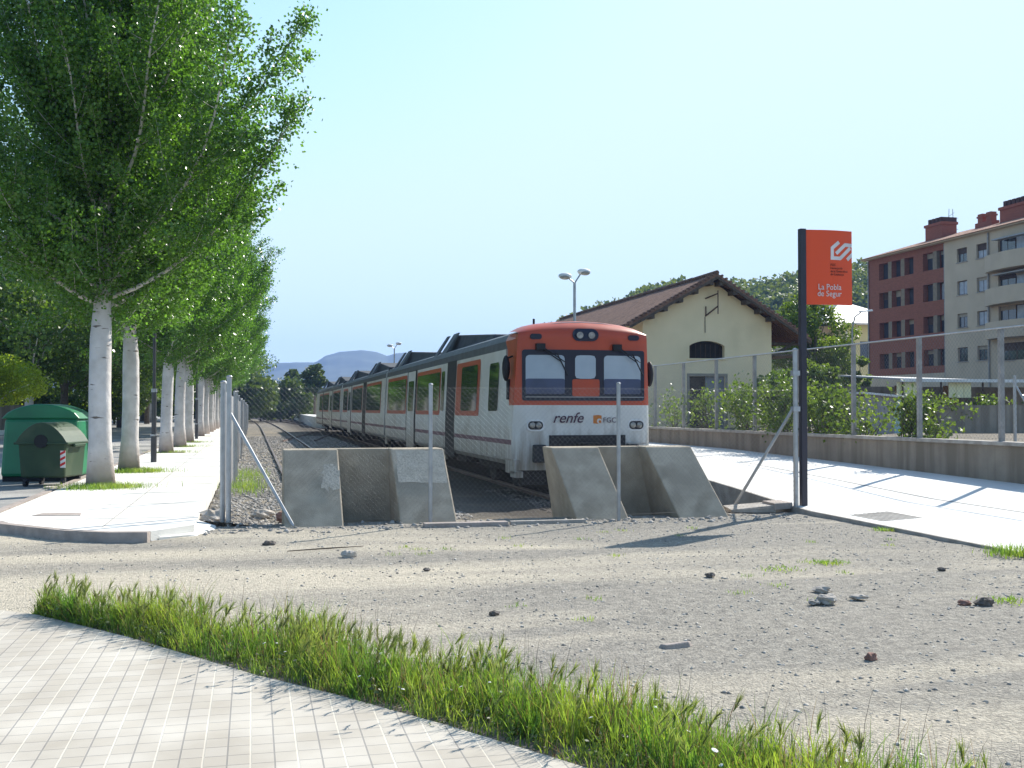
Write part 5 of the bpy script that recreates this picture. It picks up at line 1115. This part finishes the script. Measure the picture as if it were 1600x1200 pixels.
# shrubs and vines right of the shed
def vine(lab, x, y, z0, H, r, n, m, seed, leaf=.09, name='climbing_vine', nclump=26, sx=1.0):
    rr = np.random.RandomState(seed); t = thing(name, lab, 'vine' if 'vine' in name else 'bush', (x, y, z0)); tb = B(); C = []
    for k in range(nclump):
        c = np.array([rr.randn() * r * .42, rr.randn() * r * .42 * sx, H * (.08 + .9 * rr.rand() ** .8)]); c[:2] *= 1 - .35 * (c[2] / H); tb.path([(rr.randn() * .1, rr.randn() * .15, -.1), (c[0] * .6, c[1] * .6, c[2] * .55), tuple(c)], [.014, .009, .003], 4)
        m_ = n // nclump; C.append(c + rr.randn(m_, 3) * np.array([.22, .22, .2]) * (.5 + .25 * r))
        if k % 3 == 0:  # a free shoot
            e = c + np.array([rr.randn() * .25, rr.randn() * .4, .3 + .3 * rr.rand()]); u = rr.rand(m_ // 4, 1); C.append(c + (e - c) * u + rr.randn(m_ // 4, 3) * .05); tb.path([tuple(c), tuple(e)], [.005, .002], 4)
    C = np.concatenate(C); V, F = leaf_quads(C, leaf * (.6 + .8 * rr.rand(len(C))), rr, .4); tb.build('stem', 'wood', t); np_obj('foliage', V, F, m, t); return t
vine('thin low vine left along the wall top, next to the train', 13.9, 34.6, .9, 1.3, 1.4, 500, 'leafbright', 51, .10, sx=2.2)
vine('vine clump in front of the shed door', 13.9, 32.0, .9, 1.4, .8, 550, 'leafbright', 52)
vine('wide leafy vine below the right corner of the shed', 13.95, 29.2, .9, 1.45, 1.0, 2000, 'leafbright', 53, sx=1.6)
vine('dense vine just left of the sign post', 14.0, 26.9, .9, 1.5, 1.0, 2200, 'leafbright', 54, sx=1.5)
vine('dense vine just right of the sign post', 14.0, 24.9, .9, 1.3, 1.0, 2400, 'leafbright', 55, sx=1.5)
vine('sparse vine with pale flowers before the small grey shed', 13.9, 22.8, .9, .7, .8, 500, 'leafbright', 56, sx=1.4)
vine('low bright vine right of the fence post before the dark wall', 13.85, 20.9, .9, .95, .6, 900, 'leafbright', 57, sx=1.0)
vine('trailing vine lying on the wall top, furthest right', 13.8, 20.0, .9, .4, .5, 300, 'leafbright', 58, sx=1.6)
broad_tree('maple_tree', 'bright green leafy tree filling the gap right of the shed', 'tree', (33.2, 60.0, .6), 61, 8.2, 2.7, .8, 20000, .17, 'leafbright', nclump=70)
broad_tree('maple_tree', 'shorter bright green tree behind the sign post', 'tree', (23.2, 42.5, .6), 62, 3.6, 1.3, .3, 9000, .15, 'leafbright', nclump=50)
broad_tree('bush', 'dark green bush between the shed wall and the leafy tree', 'bush', (25.6, 48.5, .6), 63, 3.1, 1.9, .1, 6500, .17, 'leafdark', nclump=40)
broad_tree('bush', 'bush climbing the corner of the small yellow house', 'bush', (36.2, 60, .6), 64, 4.4, 1.0, .2, 4500, .17, 'leafbright', nclump=30)
for k, (x, y, r_, H_, lab) in enumerate([(29.5, 38.9, 1.2, 1.3, 'planting hanging over the dark garden wall, left clump'), (33.6, 39.2, 1.6, 1.5, 'planting over the garden wall right of the second cream blind'), (27.2, 38.8, 1.2, 1.2, 'planting below the first cream blind'), (36.5, 39.4, 1.6, 1.6, 'planting over the garden wall at the picture edge')]):
    vine(lab, x, y, 1.45, H_ * .42, r_, 700, 'leafmid' if k % 2 else 'leafbright', 70 + k, .13, name='wall_shrub')

# ------------------------------------------------------------------ hill, woods and mountains
crest = [(500, 500), (760, 530), (860, 500), (900, 482), (950, 464), (1000, 450), (1060, 438), (1113, 434), (1150, 434), (1200, 428), (1240, 425), (1270, 418), (1310, 424), (1360, 408), (1430, 400), (1600, 380), (2100, 380)]
def az_of(px): return math.atan((px - 800) / 1700) + YAW
def hill_h(A):   # crest height at 330 m for bearing A
    P = [az_of(p[0]) for p in crest]; Zc = [(640 - p[1]) / 1700 * 330 * math.cos(a - YAW) + EYE - 7.5 for p, a in zip(crest, P)]; Zc[0] = -8; Zc[1] = 10; return np.interp(A, P, Zc)
na, nr = 150, 50; A = np.linspace(az_of(620), az_of(2000), na); Rr = np.linspace(150, 420, nr); AA, RR = np.meshgrid(A, Rr)
def hz(AA, RR):
    f = np.clip((RR - 165) / (330 - 165), 0, 1); s = f * f * (3 - 2 * f); back = np.clip((RR - 335) / 85, 0, 1)
    X = RR * np.sin(AA); Y = RR * np.cos(AA); return -.6 + (hill_h(AA)) * s * (1 - .5 * back) + 2.2 * fbm(X, Y, 60, 12) * s
ZZ = hz(AA, RR); V = np.stack([RR * np.sin(AA), RR * np.cos(AA), ZZ], -1).reshape(-1, 3); i = np.arange(na - 1)[None, :] + np.arange(nr - 1)[:, None] * na
struct(np_obj('hill', V, np.stack([i, i + 1, i + na + 1, i + na], -1).reshape(-1, 4), 'hillground', smooth=True))
rr = np.random.RandomState(77); n = 3600; a = az_of(800) + (az_of(1800) - az_of(800)) * rr.rand(n); r_ = 175 + 175 * rr.rand(n) ** .75; z = hz(a, r_); keep = (z > 1.5); a, r_, z = a[keep], r_[keep], z[keep]; n = len(a)
cx = r_ * np.sin(a); cy = r_ * np.cos(a); cr = 1.3 + 2.3 * rr.rand(n) ** 1.6; C = []; S = []
for k in range(n):
    m_ = 120; q = rr.randn(m_, 3); q /= np.linalg.norm(q, axis=1)[:, None]; q[:, 2] *= 1.15; C.append(np.array([cx[k], cy[k], z[k] + cr[k] * .9]) + q * cr[k] * (.7 + .4 * rr.rand(m_, 1))); S.append(np.full(m_, .62 + .16 * cr[k]))
C = np.concatenate(C); V, F = leaf_quads(C, np.concatenate(S) * (.7 + .6 * rr.rand(len(C))), rr, .3)
tag(np_obj('hill_wood', V, F, 'leafhill'), 'dense green wood covering the hill behind the shed and sign', 'wood', kind='stuff')

mc = [(-400, 585), (0, 585), (300, 580), (400, 572), (430, 567), (470, 566), (492, 565), (508, 554), (530, 548), (565, 545), (588, 549), (605, 556), (618, 552), (632, 550), (660, 553), (700, 556), (760, 566), (850, 575), (1000, 590), (1500, 600), (2400, 600)]
DM = 2550
def mount_h(A): P = [az_of(p[0]) for p in mc]; return np.interp(A, P, [(640 - p[1]) / 1700 * DM * math.cos(a - YAW) + EYE for p, a in zip(mc, P)])
A = np.linspace(az_of(-200), az_of(1900), 420); Rr = np.linspace(1500, 2900, 60); AA, RR = np.meshgrid(A, Rr); f = np.clip((RR - 1500) / (DM - 1500), 0, 1)
X = RR * np.sin(AA); Y = RR * np.cos(AA); ZZ = -1 + mount_h(AA) * (f ** 1.5) * (1 - .4 * np.clip((RR - DM) / 350, 0, 1)) + 11 * fbm(X, Y, 260, 14, 6) * f * (1 - .55 * np.clip(1 - np.abs(RR - DM) / 120, 0, 1))
V = np.stack([X, Y, ZZ], -1).reshape(-1, 3); na = 420; i = np.arange(na - 1)[None, :] + np.arange(59)[:, None] * na
struct(np_obj('mountain', V, np.stack([i, i + 1, i + na + 1, i + na], -1).reshape(-1, 4), 'mountain', smooth=True))
hb = B(); hb.box(-2990, 2990, -2990, 2990, -2.5, 180); hz_o = hb.build('haze', 'dirt')
hm = bpy.data.materials.new('haze'); hm.use_nodes = True; hn = hm.node_tree.nodes; hn.remove(hn['Principled BSDF']); pvn = hn.new('ShaderNodeVolumePrincipled'); pvn.inputs['Color'].default_value = (.30, .50, 1, 1); pvn.inputs['Density'].default_value = .00023; pvn.inputs['Anisotropy'].default_value = 0.1
hm.node_tree.links.new(pvn.outputs[0], hn['Material Output'].inputs['Volume']); hz_o.data.materials.clear(); hz_o.data.materials.append(hm); tag(hz_o, 'faint blue haze over the distance', 'haze', kind='stuff')

# ------------------------------------------------------------------ grass strip
lower = np.array([(-1.72, 9.40), (-1.5, 9.1), (-.86, 8.26), (.03, 6.9), (.46, 6.34), (.99, 5.57), (1.41, 4.9), (2.4, 3.2)])
def blades(base, h, lean, wd, rr):
    n = len(base); az_ = rr.rand(n) * 6.283; D = np.stack([np.cos(az_), np.sin(az_), np.zeros(n)], -1); side = np.stack([-np.sin(az_ + .6), np.cos(az_ + .6), np.zeros(n)], -1); V = []
    for k, (f, w_) in enumerate(((0, 1), (.4, .9), (.75, .55), (1, .08))):
        c = base + D * (lean * f * f)[:, None] + np.array([0, 0, 1.]) * (h * f * (1 - .12 * f))[:, None]; V += [c - side * (wd * w_)[:, None], c + side * (wd * w_)[:, None]]
    V = np.stack(V, 1); F = np.array([(0, 1, 3, 2), (2, 3, 5, 4), (4, 5, 7, 6)])[None] + (np.arange(n) * 8)[:, None, None]; return V.reshape(-1, 3), F.reshape(-1, 4), V[:, 6]
rr = np.random.RandomState(5)
def strip(n, wmin=0.0):
    L = lower; seg = np.linalg.norm(np.diff(L, axis=0), axis=1); cum = np.concatenate([[0], np.cumsum(seg)]); s = rr.rand(n) * cum[-1]; x = np.interp(s, cum, L[:, 0]); y = np.interp(s, cum, L[:, 1])
    f = s / cum[-1]; wdt = (.18 + .75 * np.minimum(1, f * 3)) * (.75 + .35 * fbm(s, s * 0, 1.3, 6)); t_ = rr.rand(n) ** .85 * wdt + wmin; nx_, ny_ = .82, .57; return np.stack([x + nx_ * t_, y + ny_ * t_, np.zeros(n)], -1), f, t_ / np.maximum(wdt, .01), s
P, f, tt, s = strip(36000); dens = .55 + .45 * (fbm(P[:, 0], P[:, 1], .8, 15)); keep = rr.rand(len(P)) < np.clip(.62 + 1.0 * fbm(P[:, 0], P[:, 1], .35, 19), .12, 1) * (1 - .6 * np.clip(tt - .7, 0, 1) * 3); P, f, tt, s = P[keep], f[keep], tt[keep], s[keep]
clump = np.clip(.5 + .95 * fbm(P[:, 0] + 3, P[:, 1], .5, 16), .05, 1.15)
hgt = (.06 + .27 * rr.rand(len(P)) ** 1.3) * (.45 + 1.0 * clump) * 1.12 * np.minimum(1, .35 + tt * 2.2) * (1 - .35 * np.clip(tt - .75, 0, 1) * 3)
straw = rr.rand(len(P)) < .16
V, F, _ = blades(P[straw], hgt[straw] * 1.1, .02 + .14 * rr.rand(straw.sum()), .0012 + .0014 * rr.rand(straw.sum()), rr); tag(np_obj('dry_grass', V, F, 'straw'), 'straw-coloured and reddish dry stalks mixed through the grass strip', 'grass', kind='stuff')
P, hgt = P[~straw], hgt[~straw]
V, F, tips = blades(P, hgt, .015 + .5 * hgt * rr.rand(len(P)), .0018 + .0024 * rr.rand(len(P)), rr)
tag(np_obj('grass_strip', V, F, 'grass'), 'unmown green grass strip between the tiled pavement and gravel yard', 'grass', kind='stuff')
# low broad-leaved weeds among the blades
Q, f2, t2, s2 = strip(900); kq = fbm(Q[:, 0], Q[:, 1], .45, 23) > -.05; Q = Q[kq]; Cq = np.repeat(Q, 14, 0) + rr.randn(len(Q) * 14, 3) * np.array([.035, .035, 0]); Cq[:, 2] = .015 + .11 * rr.rand(len(Cq)) ** 1.3
Vw, Fw = leaf_quads(Cq, .014 + .02 * rr.rand(len(Cq)), rr, 1.2); tag(np_obj('broadleaf_weeds', Vw, Fw, 'leafmid'), 'small dark broad-leaved weeds low down in the grass strip', 'weeds', kind='stuff')
# wild barley heads with awns
P, f, tt, s = strip(1000); hot = ((np.abs(s - 3.9) < 1.1) | (rr.rand(len(s)) < .4)) & (tt < .93) & (fbm(P[:, 0], P[:, 1], .6, 44) > -.15); P, tt = P[hot], tt[hot]; n = len(P); h = (.14 + .2 * rr.rand(n)) * (1.1 - .3 * tt)
V1, F1, tips = blades(P, h, .02 + .06 * rr.rand(n), np.full(n, .0015), rr); V = [V1]; F = [F1]; k0 = len(V1)
dirs = rr.randn(n, 3) * .35; dirs[:, 2] = 1; dirs[:, 0] += .25; dirs /= np.linalg.norm(dirs, axis=1)[:, None]
for j in range(22):   # awns and grains
    u = j / 22; c = tips + dirs * (.065 * u)[..., None] if False else tips + dirs * (.065 * u); e = rr.randn(n, 3) * .22 + dirs; e /= np.linalg.norm(e, axis=1)[:, None]; ln = .035 + .03 * rr.rand(n)[:, None]; wv = np.cross(e, rr.randn(n, 3)); wv /= np.linalg.norm(wv, axis=1)[:, None]
    q = np.stack([c - wv * .0028, c + wv * .0028, c + e * ln + wv * .0006, c + e * ln - wv * .0006], 1).reshape(-1, 3); V.append(q); F.append((np.arange(n) * 4)[:, None] + np.arange(4)[None] + k0); k0 += len(q)
tag(np_obj('barley_heads', np.concatenate(V), np.concatenate(F), 'barley'), 'feathery wild barley heads standing out of the grass strip', 'barley', kind='stuff')
# tall thin dry stems at the rear edge
P, f, tt, s = strip(160, .5); V, F, _ = blades(P, .22 + .2 * rr.rand(160), .04 + .08 * rr.rand(160), np.full(160, .0014), rr); tag(np_obj('dry_stems', V, F, 'wood'), 'thin dry brown stems rising behind the grass strip', 'dry stems', kind='stuff')
# small daisies
P, f, tt, s = strip(90); k = f > .35; P = P[k]; n = len(P); b = B()
for p in P:
    z = .1 + .13 * rr.rand(); c = Vector((p[0], p[1], z)); r_ = .009 + .006 * rr.rand(); nn = 8; tx, ty = rr.randn(2) * .35
    ring = [(c.x + r_ * math.cos(a_), c.y + r_ * math.sin(a_), c.z + r_ * (tx * math.cos(a_) + ty * math.sin(a_))) for a_ in [2 * math.pi * q / nn for q in range(nn)]]
    b.add(ring + [tuple(c + Vector((0, 0, .004)))], [(q, (q + 1) % nn, nn) for q in range(nn)], 0); b.add([tuple(c + Vector((.002 * math.cos(q), .002 * math.sin(q), .007))) for q in (0, 2, 4)], [(0, 1, 2)], 1)
    b.tube((p[0], p[1], 0), tuple(c), .0012, n=3, mi=2)
tag(b.build('daisies', ['petal', 'logoorange', 'grass']), 'small white daisies scattered in the grass strip', 'flowers', kind='stuff')
# soil under the grass
sb = B(); off = [(x + .82 * 1.0 * min(1, .3 + i_ * .2), y + .57 * 1.0 * min(1, .3 + i_ * .2)) for i_, (x, y) in enumerate(lower)]
for i_ in range(len(lower) - 1): sb.quad((*(lower[i_] + np.array([.004, .003])), .012), (*off[i_], .003), (*off[i_ + 1], .003), (*(lower[i_ + 1] + np.array([.004, .003])), .012))
struct(sb.build('soil_strip', 'dirt'))
# weeds and tufts elsewhere
def tuft(lab, x, y, z, rad, n, h, m='grass', ry=None):
    P = np.stack([rr.randn(n) * rad, rr.randn(n) * (ry or rad), np.zeros(n)], -1); V, F, _ = blades(P, h * (.4 + .8 * rr.rand(n)), .02 + h * .5 * rr.rand(n), .003 + .003 * rr.rand(n), rr); tag(np_obj('grass_tuft', V, F, m, loc=(x, y, z)), lab, 'grass', kind='stuff')
tree_l = [('grass around the foot of the nearest poplar', -2.95, 22.5), ('grass around the foot of the second poplar', -2.9, 28.1)]
for l_, x, y in tree_l: tuft(l_, x + .1, y, .125, .38, 1500, .13, ry=.3)
for k, y in enumerate((40.6, 46.8, 53)): tuft('thin grass at the foot of the %s poplar' % ordn[k + 2], -2.85, y, .125, .4, 500, .1)
Cw = []
for k in range(26):
    x, y = 1.5 + 6.6 * rr.rand(), 8 + 7 * rr.rand(); Cw.append(np.stack([x + rr.randn(26) * .05, y + rr.randn(26) * .05, np.zeros(26)], -1))
Cw = np.concatenate(Cw); V, F, _ = blades(Cw, .012 + .035 * rr.rand(len(Cw)), .03 * rr.rand(len(Cw)), np.full(len(Cw), .0028), rr); tag(np_obj('sparse_weeds', V, F, 'grass'), 'scattered tiny weeds sprouting through the gravel', 'weeds', kind='stuff')
soil = B()
for y in ypos[:6]: soil.box(-3.45, -2.35, y - .55, y + .5, .1225, .1265)
struct(soil.build('tree_pit', 'dirt'))
tuft('weed tuft on gravel near the platform ramp edge', 6.0, 10.6, 0, .09, 160, .05); tuft('weed patch at the right picture edge by the ramp', 8.35, 10.7, 0, .14, 260, .16); tuft('tiny weeds in the gravel left of the ramp', 5.3, 10.3, 0, .1, 90, .04)
tuft('weeds at the far right of the gravel beside a dark stone', 6.35, 8.15, 0, .12, 120, .05); tuft('weeds at the foot of the receding fence', -.2, 24.5, -.08, .25, 500, .22, ry=.9); tuft('weeds by the platform edge foot', 8.4, 13.3, 0, .08, 120, .06)
tuft('green weeds along the back fence foot, further on', -.15, 29, -.1, .3, 500, .2, ry=1.4)
print('objects', len(bpy.data.objects))
